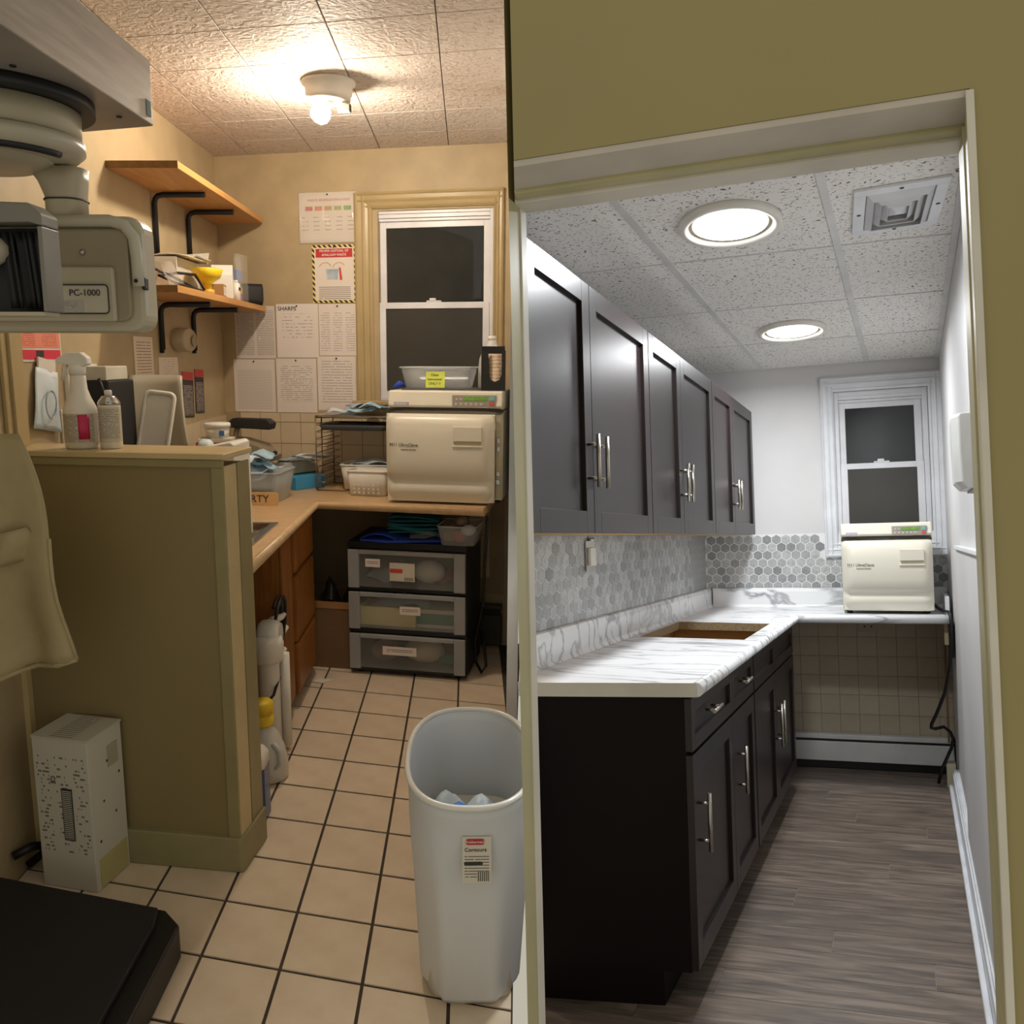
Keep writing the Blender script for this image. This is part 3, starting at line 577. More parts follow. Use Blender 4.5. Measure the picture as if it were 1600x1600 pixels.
# ------------------------------------------------------------------ autoclave (both rooms have one)
def autoclave(label, fr, loc, rz, W, H, D, ajar, sticker=False):
    A = thing('autoclave', label, 'autoclave', fr, loc, rz)
    hw_ = W/2; zt0 = H*.835
    b = MB(); b.box(-hw_, hw_, .03, D, .018, zt0-.004); b.build('body', 'enamel_cream', A, bevel=.006)
    t_ = MB(); t_.ext([(-.002, zt0+.012), (-.008, zt0+.02), (.006, H-.008), (.016, H), (D, H), (D, zt0), (.03, zt0)], -hw_, hw_, 'x'); top = t_.build('control_head', 'enamel_cream', A, bevel=.004)
    sl = MB(); n = 14; pts = []
    for k in range(n+1): pts.append((-hw_+W*k/n, zt0+.003-.012*abs(2*k/n-1)**6))
    sl.ext([(x, z-.006) for x, z in pts]+[(x, z+.008) for x, z in reversed(pts)], .004, .05, 'y'); sl.build('shadow_gap', 'ink', A)
    px0, px1 = hw_-W*.43, hw_-W*.05; pz0, pz1 = zt0+H*.028, H-.018
    pad = box(px0, px1, -.0085, .004, pz0, pz1).build('control_pad', 'pad_grey', top, bevel=.002)
    dw = px1-px0; dh = pz1-pz0
    bt = lambda n_, x0, x1, z0, z1, m: box(px0+dw*x0, px0+dw*x1, -.0105, -.008, pz0+dh*z0, pz0+dh*z1).build(n_, m, top, bevel=.0008)
    bt('display', .27, .80, .52, .86, 'lcd_green')
    for k in range(6): bt('button', .06+.115*k, .06+.115*k+.06, .14, .34, 'button_pale')
    bt('button', .08, .13, .55, .72, 'button_pale'); bt('button', .18, .22, .55, .72, 'button_pale')
    bt('start_button', .85, .96, .52, .9, 'button_teal'); bt('stop_button', .85, .96, .1, .44, 'button_red')
    bg = box(-hw_+W*.055, -hw_+W*.185, -.0105, -.004, zt0+H*.03, zt0+H*.065).build('badge', 'badge_violet', top); text('MIDMARK', H*.026, 'ink_white', top, (-hw_+W*.12, -.0112, zt0+H*.047), sx=.95)
    prof = [(0, 0), (.03, -.006), (.07, -.018), (.10, -.026), (.13, -.030), (.17, -.030), (.20, -.026), (.235, -.022), (.26, -.024), (.29, -.034), (.34, -.044), (.45, -.050), (.6, -.052), (.75, -.050), (.88, -.044), (.95, -.034), (.985, -.018), (1, 0)]
    dz0, dz1 = .016, zt0-.012
    rows = []
    nx = 16
    for k in range(nx+1):
        u = k/nx; x = -hw_+(W*u); ed = min(u, 1-u)*W; sh = min(1., (ed/.03))**.5 if ed < .03 else 1.
        cut = .02*(1-sh)
        rows.append([(x, -(-.0)+(p[1]*1.0)*(.35+.65*sh)+.012*(1-sh), dz0+(dz1-dz0)*(p[0])*(1-cut*.6)+cut*.2) for p in prof])
    d = MB(); d.grid(lambda u, v: rows[round(u*nx)][round(v*(len(prof)-1))], nx, len(prof)-1)
    back = [(-hw_, .026), (hw_, .026)]
    d.box(-hw_+.004, hw_-.004, -.004, .028, dz0+.004, dz1-.004)
    dr = d.build('door', 'enamel_cream', A)
    dr.location = (-.004 if ajar else 0, -.02 if ajar else 0, -.004 if ajar else 0)
    if ajar: dr.rotation_euler = (0, 0, 0); dr.scale = (.955, 1, 1); dr.location = (-W*.028, -.03, -.006)
    hx0, hx1 = hw_-W*.36, hw_-W*.10; hz0, hz1 = dz0+(dz1-dz0)*.66, dz0+(dz1-dz0)*.87
    h_ = MB(); h_.box(hx0, hx1, -.060, -.046, hz0+(hz1-hz0)*.22, hz1); h_.build('handle_flap', 'enamel_cream', dr, bevel=.003)
    box(hx0+.004, hx1-.004, -.0535, -.049, hz0+(hz1-hz0)*.04, hz0+(hz1-hz0)*.22).build('handle_recess', 'cream_dark', dr); box(hx0-.004, hx1+.002, -.058, -.048, hz0-.008, hz0).build('handle_lip', 'enamel_cream', dr, bevel=.002)
    text('M11 UltraClave', H*.042, 'ink_soft', dr, (-hw_+W*.055, -.0535, dz0+(dz1-dz0)*.655), align='LEFT'); text('Automatic Sterilizer', H*.018, 'ink_soft', dr, (-hw_+W*.16, -.0535, dz0+(dz1-dz0)*.605), align='LEFT')
    if ajar:
        box(hw_-.03, hw_-.004, .012, .03, .03, zt0-.02).build('latch_plate', 'cream_dark', A); m_ = MB()
        for z in (.30, .26, .14, .10): m_.box(hw_-.026, hw_-.010, .004, .012, z, z+.02)
        m_.build('latch_bolts', 'steel', A)
    for x in (-hw_+.03, hw_-.03):
        for y in (.06, D-.05): MB().lathe([(.014, 0), (.016, .006), (.012, .02)], c=(x, y, 0), n=12).build('foot', 'black_plastic', A)
    return A
autoclave('cream autoclave with door ajar under a tray and clear tub', 'LB', (1.452, -.585, .911), 0, .558, .545, .30, True)
ZA = 1.4555
one(MB().ext(rrect(-.20, .21, -.10, .12, .02), 0, .008), 'flat_tray', 'tray_grey', 'thin grey metal tray lying on the autoclave', 'tray', 'LB', (1.415, -.42, ZA), 0, bevel=.002)
tb = thing('plastic_tub', 'clear plastic tub with yellow sticky note on the autoclave', 'tub', 'LB', (1.385, -.40, ZA+.009))
rr_ = lambda s_, z, e=0.: [(x*(.155*s_+e), y*(.085*s_+e), z) for x, y in rrect(-1, 1, -1, 1, .3)]
MB().loft([rr_(1., 0), rr_(1.13, .085), rr_(1.15, .10)], True, False).build('body', 'clear_plastic', tb, solid=.002)
MB().tube([(p[0], p[1], p[2]) for p in rr_(1.17, .10, .003)], .0045, 6, closed=True).build('rim', 'frost_plastic', tb)
sn = thing('sticky_note', 'yellow sticky note with handwriting on the clear tub', 'note', 'LB', (1.385, -.506, ZA+.012), 0, rot=(-6, 0))
box(-.045, .05, -.001, 0, .0, .078).build('paper', 'sticky_yellow', sn)
for k, s_ in enumerate(('Clean', 'instrument', 'ONLY !?')): text(s_, .017, 'ink', sn, (0, -.0015, .062-.021*k))
one(MB().tube([(-.03, 0, .012), (0, 0, .03), (.025, .005, .022)], [.006, .016, .008], 10), 'glove_wad', 'gown_blue', 'wadded blue glove at the corner of the autoclave top', 'glove', 'LB', (1.20, -.48, ZA), 20)
wj = thing('water_jug', 'empty milky gallon jug behind the black cup dispenser', 'jug', 'LB', (1.642, -.355, ZA+.001))
MB().lathe([(.062, 0), (.068, .01), (.068, .10), (.062, .15), (.045, .20), (.024, .225), (.02, .245)], n=24).build('body', 'jug_clear', wj); MB().lathe([(.021, .24), (.021, .262), (.0, .263)], n=16).build('cap', 'white_plastic', wj)
MB().tube([(.02, -.045, .21), (.05, -.055, .19), (.058, -.05, .14), (.05, -.045, .11)], .01, 8).build('handle', 'jug_clear', wj)
cdp = thing('cup_dispenser', 'black open-front dispenser of paper cups by the window casing', 'dispenser', 'L', (.105, 4.205, 1.457))
fp = [(-.045, 0), (.07, 0), (.07, .19), (.052, .19), (.052, .075), (.04, .05), (.02, .042), (0, .05), (-.012, .075), (-.012, .19), (-.045, .19)]
MB().ext(fp, -.03, -.022, 'y').build('front', 'black_plastic', cdp); bx = MB(); bx.box(-.045, .07, -.022, .06, 0, .006); bx.box(-.045, -.039, -.022, .06, .006, .20); bx.box(-.045, .07, .056, .062, .006, .21); bx.build('body', 'black_plastic', cdp)
cupm = MB().lathe([(.030, 0), (.034, .03)], n=18, cap=False)
for k in range(9): one(cupm, 'paper_cup', 'cup_paper', 'pale paper cup nested in the black dispenser', 'cup', 'L', (.125, 4.22, 1.465+.017*k), 0, 'paper cups in the dispenser', solid=.001)

# ------------------------------------------------------------------ back counter: rack, baskets, boxes, bin, sealer
rk = thing('wire_rack', 'chromed wire tray rack on the back counter', 'rack', 'LB', (.70, -.34, .911))
for x in (.0, .40):
    f_ = MB()
    for y in (0, .09, .27): f_.tube([(x, y, 0.003), (x, y, .395)], .0035, 6)
    for k in range(11): f_.tube([(x, 0, .012+.038*k), (x, .27, .012+.038*k)], .0022, 6)
    f_.build('side_grid', 'chrome_wire', rk)
f_ = MB()
for y in (0, .27):
    for z in (.004, .39): f_.tube([(0, y, z), (.40, y, z)], .003, 6)
f_.build('cross_rails', 'chrome_wire', rk)
for k in range(9):
    MB().tube([(0, .0, .045+.038*k), (.05, .03, .045+.038*k), (.05, .24, .045+.038*k), (0, .27, .045+.038*k)], .002, 6).build('shelf_runner', 'chrome_wire', rk)
MB().ext(rrect(-.005, .41, -.01, .28, .02), .396, .403).build('top_tray', 'steel', rk)
bt_ = thing('black_tray', 'dark grey instrument tray slid into the wire rack', 'tray', 'LB', (.728, -.345, 1.236))
MB().loft([[(x*.165+.175, y*.125+.13, 0) for x, y in rrect(-1, 1, -1, 1, .12)], [(x*.185+.175, y*.138+.13, .028) for x, y in rrect(-1, 1, -1, 1, .12)]], True, False).build('pan', 'tray_grey', bt_, solid=.003)
one(box(-.11, .11, -.06, .06, 0, .018), 'cassette', 'black_soft', 'flat dark cassette lying in the instrument tray in the rack', 'cassette', 'LB', (.86, -.21, 1.242), 8, bevel=.004)
one(box(-.035, .035, -.05, .05, 0, .03), 'instrument_case', 'black_plastic', 'small black case at the right of the instrument tray', 'case', 'LB', (1.015, -.22, 1.242), -12, bevel=.006)
for k, (x, y, a, w_) in enumerate(((.80, -.20, 5, .16), (.93, -.24, -15, .19), (1.03, -.18, 25, .15), (.90, -.15, 40, .17), (1.0, -.28, -8, .13))):
    one(crumple(w_, .11, .034, 20+k, 8, 6), 'sterile_pouch', ('pouch_pale', 'mask_blue', 'pouch_pale', 'pouch_grey', 'mask_blue')[k], ('white pouch leftmost on top of the wire rack', 'light blue pouch in the middle of the wire rack top', 'white pouch nearest the autoclave on the wire rack top', 'grey blue pouch turned askew on the wire rack top', 'small light blue pouch at the front of the wire rack top')[k], 'pouch', 'LB', (x, y, 1.316+.009*k), a, 'pouches on the wire rack', solid=.0015)
def holed_basket(label, loc, rz, w1, d1, h_, holes, scoop):
    B_ = thing('perforated_basket', label, 'basket', 'LB', loc, rz, 'white perforated baskets')
    r0 = [(x*w1*.44, y*d1*.43) for x, y in rrect(-1, 1, -1, 1, .22)]; r1 = [(x*w1*.5, y*d1*.5) for x, y in rrect(-1, 1, -1, 1, .22)]
    def hz(x, y): return h_-(scoop*max(0, 1-(x/(w1*.30))**2) if abs(x) < w1*.30 and y < 0 else 0)
    MB().loft([[(x, y, 0.002) for x, y in r0], [(x*1.06, y*1.06, h_*.5) for x, y in r0], [(x, y, hz(x, y)) for x, y in r1]], True, False).build('body', 'white_plastic', B_, solid=.003)
    MB().tube([(x*1.02, y*1.02, hz(x, y)+.002) for x, y in r1], .0045, 6, closed=True).build('rim', 'white_gloss', B_)
    for r in range(3):
        for k in range(6): MB().lathe([(.0055, 0), (.0055, .004)], c=(-w1*.30+w1*.12*k, -d1*(.455+.010*r)-.0025, h_*(.14+.16*r)), n=10, ax='y').build('hole', holes, B_)
    return B_
holed_basket('white perforated basket with scooped front touching the autoclave', (1.015, -.385, .911), -2, .215, .155, .125, 'white_gloss', .03)
holed_basket('white perforated basket of pouches standing inside the wire rack', (.945, -.20, .915), 4, .27, .19, .13, 'ink', .0)
for k in range(3):
    one(crumple(.21, .13, .035, 31+k, 8, 6), 'sterile_pouch', ('pouch_grey', 'pouch_pale', 'pouch_grey')[k], ('lowest grey blue pouch in the basket inside the rack', 'pale pouch between two grey ones in the rack basket', 'uppermost grey blue pouch in the basket inside the rack')[k], 'pouch', 'LB', (.955+.01*k, -.205, 1.01+.018*k), 12*k-10, 'pouches in the rack basket', solid=.0015)
bl = one(box(0, .21, 0, .09, 0, .068), 'blue_box', 'box_blue', 'small bright blue carton in front of the teal one', 'carton', 'LB', (.588, -.36, .911), 62, bevel=.002)
gb = thing('teal_box', 'white and teal open carton behind the bright blue carton', 'carton', 'LB', (.49, -.27, .911), 62)
box(0, .24, 0, .12, 0, .07).build('lower_half', 'box_teal', gb, bevel=.002); box(-.0005, .2405, -.0005, .1205, .0705, .135).build('upper_half', 'carton_white', gb, bevel=.002)
for k, (x, y, a) in enumerate(((.53, -.20, 15), (.60, -.16, -10), (.64, -.22, 30))):
    one(crumple(.20, .08, .03, 50+k, 8, 5), 'long_pouch', ('pouch_grey', 'scrap_white', 'pouch_pale')[k], ('grey green long pouch on top of the teal carton', 'white paper pouch on top of the teal carton', 'pale pouch with folded end on top of the teal carton')[k], 'pouch', 'LB', (x, y, 1.048+.014*k), a, solid=.0015)
bn = thing('plastic_bin', 'cloudy plastic bin of used masks behind the DIRTY plaque', 'bin', 'L', (-1.08, 4.26, .911), -6)
MB().loft([[(x*.155, y*.12, 0) for x, y in rrect(-1, 1, -1, 1, .15)], [(x*.18, y*.14, .15) for x, y in rrect(-1, 1, -1, 1, .15)]], True, False).build('body', 'frost_plastic', bn, solid=.003)
MB().tube([(x*.183, y*.143, .15) for x, y in rrect(-1, 1, -1, 1, .15)], .005, 6, closed=True).build('rim', 'frost_frame', bn)
for k in range(8):
    one(crumple(.17, .11, .05, 60+k, 8, 6, 3), 'used_mask', 'mask_blue' if k % 3 else 'pouch_pale', 'rumpled light blue mask heaped in the DIRTY bin', 'mask', 'L', (-1.10+.05*math.sin(2.1*k)+.03, 4.26+.04*math.cos(1.7*k), 1.0+.017*k), 40*k, 'used masks in the bin', solid=.0015)
pq = thing('plaque', 'tan plaque reading DIRTY leaning on the plastic bin', 'sign', 'L', (-1.028, 4.095, .911), -3)
MB().ext(rrect(-.115, .115, .0, .064, .012), -.004, .004, 'y').build('board', 'plaque_tan', pq); text('DIRTY', .05, 'ink', pq, (.0, -.0052, .031))
hs = thing('heat_sealer', 'black lever heat sealer with beige body behind the bin', 'sealer', 'L', (-1.155, 4.58, .911), -8)
MB().ext([(-.06, 0), (.06, 0), (.07, .16), (-.03, .16)], -.06, .08, 'y').build('base', 'black_plastic', hs, bevel=.006)
MB().ext([(-.13, .20), (.10, .175), (.115, .20), (.07, .245), (-.04, .275), (-.13, .28)], -.075, .09, 'y').build('body', 'sealer_beige', hs, bevel=.008)
MB().ext([(-.13, .165), (.13, .16), (.135, .19), (-.13, .198)], -.07, .085, 'y').build('jaw', 'device_dark', hs, bevel=.004)
MB().tube([(-.09, 0, .27), (-.075, 0, .34)], .014, 10).build('post', 'sealer_beige', hs)
MB().ext([(-.125, .335), (.12, .325), (.13, .36), (.10, .382), (-.09, .385), (-.13, .352)], -.035, .04, 'y').build('lever', 'sealer_black', hs, bevel=.008)
MB().ball((.14, -.03, .205), .012).build('knob', 'rubber_black', hs); MB().tube([(.11, -.05, .15), (.15, -.06, .13)], .012, 8).build('clip', 'black_plastic', hs)

# ------------------------------------------------------------------ left counter, behind the partition
us = thing('ultrasonic_cleaner', 'grey ultrasonic cleaner with raised curved lid behind the partition', 'cleaner', 'L', (-1.27, 3.47, .911))
box(-.11, .12, -.10, .14, 0, .30).build('tank', 'device_light', us, bevel=.01)
ld = MB(); ld.loft([[(x*(1.08-.10*v)-.005-.02*(1-v)+.04*(1-v), .05+.05*v-.02*math.sin(3*v)+(x/.11)**2*-.03, .33+v*.30) for x in [-.11+.022*i for i in range(11)]] for v in [k/8 for k in range(9)]], False, False, True, False)
ld.build('lid', 'device_light', us, solid=.012)
MB().tube([(-.124+.03*(1-v), .05+.05*v-.02*math.sin(3*v)-.03, .33+v*.30) for v in [k/8 for k in range(9)]], .011, 8).build('lid_rim', 'device_grey', us)
wt = thing('white_tray', 'small white rounded tray leaning on the cleaner', 'tray', 'L', (-1.225, 3.31, 1.215), 2, rot=(-14, 7))
MB().ext(rrect(-.055, .055, 0, .27, .022), -.002, .004, 'y').build('floor', 'white_plastic', wt); MB().tube([(x, -.01, z) for x, z in rrect(-.056, .056, -.001, .271, .022)], .0085, 8, closed=True).build('rim', 'white_plastic', wt)
one(box(-.05, .06, -.12, .12, 0, .62), 'film_box', 'black_soft', 'tall dark box standing beside the grey cleaner', 'box', 'L', (-1.345, 3.22, .911), 0, bevel=.006)
one(box(-.035, .05, -.10, .10, 0, .05), 'pale_carton', 'carton_white', 'pale carton on the tall dark box', 'carton', 'L', (-1.345, 3.21, 1.532), 0, bevel=.004)
one(MB().tube([(-1.30, 3.06, 1.54), (-1.285, 3.05, 1.50), (-1.272, 3.05, 1.44), (-1.262, 3.05, 1.38), (-1.268, 3.05, 1.345), (-1.285, 3.06, 1.34)], .006, 8), 'looped_cable', 'rubber_black', 'thin cable looping down the tall dark box', 'cable', 'L')
wbx = thing('white_box', 'low white box with wire bracket behind the partition', 'box', 'L', (-1.0, 3.36, .911), -4)
MB().ext([(-.10, 0), (.115, 0), (.115, .375), (.10, .385), (-.10, .345)], -.09, .10, 'y').build('body', 'white_plastic', wbx, bevel=.004)
box(-.085, -.03, -.0925, -.0905, .318, .334).build('label', 'device_grey', wbx); MB().tube([(-.155, -.10, .33), (-.15, -.105, .355), (-.05, -.105, .36), (-.04, -.095, .35)], .0045, 8).build('wire_bracket', 'steel', wbx)
ctn = one(box(-.09, .09, -.08, .08, 0, .30), 'supply_carton', 'carton_white', 'upright pale carton under the two booklets', 'carton', 'L', (-1.18, 4.02, .911), 5)
for k in range(2): one(box(-.075, .075, -.06, .06, 0, .016), 'booklet', ('hazard_red', 'carton_white')[k], ('dark red booklet under the white one', 'white booklet directly under the lidded tub')[k], 'booklet', 'L', (-1.175+.005*k, 4.0, 1.212+.0165*k), 6*k, bevel=.001)
tu = thing('lidded_tub', 'small white lidded tub with blue mark on the booklets', 'tub', 'L', (-1.165, 4.0, 1.2455))
MB().lathe([(.05, 0), (.055, .05)], n=24).build('body', 'white_plastic', tu); MB().lathe([(.06, .05), (.06, .066), (.055, .07), (0, .071)], n=24).build('lid', 'white_gloss', tu); MB().ext([(.022, .012), (.044, .012), (.044, .036), (.022, .036)], -.0505, -.044, 'y').build('mark', 'cap_blue', tu)
one(MB().ball((0, 0, .03), (.035, .03, .03)), 'tissue_wad', 'pouch_pale', 'wadded white tissue between the tray and the tub', 'tissue', 'L', (-1.10, 3.60, 1.218), 0)
one(box(-.06, .06, -.06, .06, 0, .305), 'plinth_box', 'carton_white', 'plain carton the white tissue wad rests on', 'carton', 'L', (-1.08, 3.62, .911), 0)

# ------------------------------------------------------------------ on the partition cap
ZC = 1.3385
sb = thing('spray_bottle', 'white trigger spray bottle with pink label strip on the partition', 'bottle', 'L', (-1.195, 2.66, ZC), -6)
MB().lathe([(.046, 0), (.05, .006), (.05, .115), (.048, .125), (.034, .155), (.026, .18), (.0235, .215), (.0225, .225)], n=32).build('body', 'bottle_white', sb)
MB().lathe([(.0508, .018), (.0508, .108)], n=32, cap=False).build('label_wrap', 'bottle_text', sb)
st = MB(); st.grid(lambda u, v: (.0515*math.sin(R_(20+36*u)), -.0515*math.cos(R_(20+36*u)), .03+.075*v), 6, 2); st.build('pink_strip', 'spray_pink', sb, solid=.0006)
MB().lathe([(.025, .225), (.025, .25), (.02, .256)], n=24).build('collar', 'spray_cap', sb)
hd_ = MB(); hd_.ext([(-.062, .258), (-.060, .272), (-.02, .292), (.02, .291), (.04, .276), (.043, .256), (.028, .25), (-.015, .252)], -.014, .014, 'y'); hd_.build('head', 'spray_cap', sb, bevel=.004)
MB().tube([(-.035, 0, .262), (-.04, 0, .235), (-.052, 0, .205)], [.008, .007, .005], 8).build('trigger', 'white_plastic', sb)
ac = thing('aerosol_can', 'white aerosol can without cap beside the spray bottle', 'can', 'L', (-1.103, 2.655, ZC))
MB().lathe([(.031, 0), (.033, .004), (.033, .13), (.031, .135)], n=28).build('body', 'bottle_white', ac); MB().lathe([(.0334, .02), (.0334, .128)], n=28, cap=False).build('label_wrap', 'can_text', ac)
MB().lathe([(.033, .133), (.034, .138), (.031, .145), (.022, .156), (.02, .16)], n=24).build('dome', 'steel', ac); MB().lathe([(.011, .16), (.011, .175), (.008, .178)], n=14).build('nozzle', 'white_plastic', ac)

# ------------------------------------------------------------------ on the left wall
wx = WL+.0005
def wallcard(name, m, label, cat, y0, y1, z0, z1, th=.003, tilt=0., group=None):
    return one(box(0, th, -(y1-y0)/2, (y1-y0)/2, 0, z1-z0), name, m, label, cat, 'L', (wx, (y0+y1)/2, z0), 0, group, rot=(tilt, 0))
sg = thing('warning_sign', 'coral and red warning sign on the beige wall above the pouch', 'sign', 'L', (wx, 2.86, 1.60))
box(0, .003, -.155, .16, .0, .105).build('sheet', 'scrap_white', sg); box(.0032, .0045, -.145, .15, .045, .10).build('coral_panel', 'sign_print', sg); box(.0032, .0045, -.145, .15, .008, .038).build('red_band', 'sign_red', sg); box(.0048, .0058, -.02, .03, .014, .036).build('symbol', 'ink', sg)
pc = thing('supply_pouch', 'pale blue plastic pouch hanging on the beige wall', 'pouch', 'L', (wx+.003, 2.855, 1.375), rot=(-9, 0))
MB().grid(lambda u, v: (.012+.016*math.sin(math.pi*u)*math.sin(math.pi*v)+.003*math.sin(9*u+5*v), -.095+.19*u*(.72+.28*(1-v))+.02*v, .0+.20*v), 12, 10).build('bag', 'pouch_pale', pc, solid=.002)
box(.006, .012, -.06, .055, .195, .235).build('header_card', 'scrap_white', pc); MB().tube([(.031, -.015+.036*math.cos(R_(a)), .085+.046*math.sin(R_(a))) for a in range(0, 360, 15)], .0025, 6, closed=True).build('ring', 'pouch_grey', pc)
ol = thing('wall_outlet', 'white wall outlet with black plug below the hanging pouch', 'outlet', 'L', (wx, 3.01, 1.345))
box(0, .008, -.035, .06, -.04, .09).build('plate', 'white_plastic', ol, bevel=.002); box(.008, .045, -.005, .035, .045, .075).build('plug', 'rubber_black', ol, bevel=.006); MB().tube([(.045, .02, .06), (.07, .05, .058), (.075, .20, .062)], .005, 8).build('cord', 'rubber_black', ol)
fp_ = thing('oval_frame', 'white framed dark panel with white oval behind the spray bottle', 'panel', 'L', (wx, 3.15, 1.315))
for q in ((-.12, -.105, 0, .275), (.105, .12, 0, .275), (-.105, .105, .26, .275), (-.105, .105, 0, .015)): box(0, .016, q[0], q[1], q[2], q[3]).build('frame_bar', 'white_gloss', fp_)
box(0, .006, -.104, .104, .016, .259).build('panel', 'teal_panel', fp_); MB().lathe([(.085, 0), (.085, .004)], c=(.0065, -.01, .15), n=28, ax='x', sx=.8, sy=1.1).build('oval', 'white_plastic', fp_)
wallcard('note_card', 'card_text', 'tall cream notice pinned on the beige wall left of the lower bracket', 'paper', 3.68, 3.90, 1.52, 1.70)
wallcard('diagram_card', 'card_map', 'small cream card with diagram under the two brackets', 'paper', 3.965, 4.225, 1.515, 1.612)
for k, (y0, y1, z0, z1) in enumerate(((4.26, 4.445, 1.315, 1.54), (4.46, 4.62, 1.325, 1.55))):
    f_ = thing('flyer', ('black flyer with red heading left of its twin in the corner', 'black flyer with red heading nearest the papered back wall')[k], 'flyer', 'L', (wx, (y0+y1)/2, z0), 0, 'two black flyers', rot=(-3, 0)); h_ = (y1-y0)/2-.008
    box(0, .003, -h_, h_, 0, z1-z0-.04).build('sheet', 'flyer_black', f_); box(0, .0035, -h_, h_, z1-z0-.04, z1-z0).build('heading', 'hazard_red', f_)
td = thing('tape_roll', 'clear round tape dispenser on the beige wall between the brackets', 'tape', 'L', (wx, 4.25, 1.695))
MB().lathe([(.10, 0), (.105, .01), (.105, .055), (.095, .062)], n=28, ax='x', sx=1.1, sy=.55).build('shell', 'tape_clear', td); MB().lathe([(.04, .0), (.04, .006)], c=(.063, .045, -.005), n=20, ax='x', sy=.7).build('hub', 'sealer_beige', td)
one(MB().tube([(0, 0, .0), (.012, 0, .0), (.014, 0, -.12), (.022, .0, -.13)], .004, 6), 'wire_hook', 'steel', 'thin hanging wire hook on the beige wall right of the oval frame', 'hook', 'L', (wx, 3.36, 1.58))

# ------------------------------------------------------------------ shelves and brackets
def shelf(label, y0, y1, z):
    s_ = thing('oak_shelf', label, 'shelf', 'L', (WL, 0, z))
    MB().ext([(.001, y0), (.28, y0), (.28, y1-.055), (.001, y1)], 0, .028).build('board', 'oak_shelf', s_, bevel=.002)
    box(.0, .281, y0-.003, y0-.0005, .0005, .0275).build('end_band', 'oak_edge', s_); return s_
shelf('upper oak veneer wall shelf, empty, near the ceiling', 3.52, 4.985, 2.335)
shelf('lower oak veneer wall shelf crowded with supplies', 3.44, 4.985, 1.862)
for sh, zz_, ln in (('upper', 2.334, .26), ('lower', 1.861, .215)):
    for k, yy in enumerate((4.0, 4.47)):
        b_ = thing('shelf_bracket', 'black metal bracket nearer the %s end of the %s shelf' % (('partition', 'window')[k], sh), 'bracket', 'L', (wx, yy, zz_), 0, 'black shelf brackets')
        MB().tube([(.0135, 0, -ln), (.0135, 0, -.05), (.018, 0, -.030), (.03, 0, -.018), (.05, 0, -.0135), (.24, 0, -.0135)], .0125, 8).build('arm', 'black_plastic', b_)
        box(.0, .02, -.009, .009, -ln-.015, -ln).build('foot', 'black_plastic', b_, bevel=.004)
ZS = 1.8905
one(crumple(.19, .30, .13, 70, 12, 14, 4), 'film_bundle', 'clear_film', 'crumpled clear film bundle at the near end of the lower shelf', 'bag', 'L', (-1.27, 3.62, ZS), 0, solid=.002)
oc2 = thing('open_carton', 'white open carton with raised flap on the lower shelf', 'carton', 'L', (-1.30, 4.0, ZS), 0)
box(-.09, .04, -.16, .16, 0, .15).build('body', 'carton_white', oc2, bevel=.002); MB().ext([(.0, 0), (.16, 0), (.17, .05), (.02, .04)], -.002, .002, 'y').build('flap', 'carton_white', oc2).location = (-.08, .16, .15)
o = MB().grid(lambda u, v: (-.08+.17*u, -.16+.30*v, .153+.04*u*(1-u)), 4, 4).build('lid_flap', 'white_plastic', oc2, solid=.003)
yt = thing('yellow_funnel', 'yellow measuring funnel on a small stand on the lower shelf', 'funnel', 'L', (-1.175, 3.99, ZS))
MB().lathe([(.02, .0), (.02, .05), (.06, .075), (.075, .11)], n=20, cap=False, sx=.9, sy=1.3).build('bowl', 'cap_yellow', yt, solid=.003); MB().lathe([(.03, 0), (.03, .02), (.021, .024)], n=16).build('foot', 'amber', yt)
kb = thing('kraft_box', 'small brown carton with white label at the lower shelf front', 'carton', 'L', (-1.175, 4.14, ZS), 8); box(-.035, .035, -.05, .05, 0, .055).build('body', 'carton_brown', kb); box(.0355, .0365, -.04, .04, .006, .045).build('label', 'card_text', kb)
pb = thing('pointed_box', 'white carton with pointed open flaps beside the funnel', 'carton', 'L', (-1.19, 4.29, ZS), 12); MB().ext([(-.055, 0), (.055, 0), (.055, .11), (.0, .16), (-.055, .11)], -.05, .05, 'x').build('body', 'white_plastic', pb, bevel=.002)
one(crumple(.10, .16, .03, 77), 'white_wrapper', 'scrap_white', 'crumpled white wrapper over the yellow funnel', 'wrapper', 'L', (-1.25, 4.12, 2.045), 20, solid=.0015)
for k, (x, y, h_) in enumerate(((-1.215, 4.43, .155), (-1.165, 4.44, .10))):
    b_ = thing('white_bottle', ('taller white square-shouldered bottle on the lower shelf', 'short white bottle with dark mark on the lower shelf')[k], 'bottle', 'L', (x, y, ZS)); r_ = .035 if k == 0 else .02
    MB().lathe([(r_, 0), (r_, h_*.8), (r_*.5, h_*.9)], n=20, p=4. if k == 0 else 2.).build('body', 'bottle_white', b_); MB().lathe([(r_*.55, h_*.9), (r_*.55, h_), (0, h_+.001)], n=14).build('cap', 'white_gloss', b_)
    if k: box(.012, .0205, -.012, .012, .05, .065).build('mark', 'ink', b_)
zbg = one(MB().grid(lambda u, v: (-.02+.03*math.sin(5*u), -.11+.22*u+.0*v, .0+.235*v-.02*v*u), 10, 8), 'zip_bag', 'clear_film', 'tall clear zip bag around the coloured bottles', 'bag', 'L', (-1.16, 4.60, ZS), 0, solid=.03)
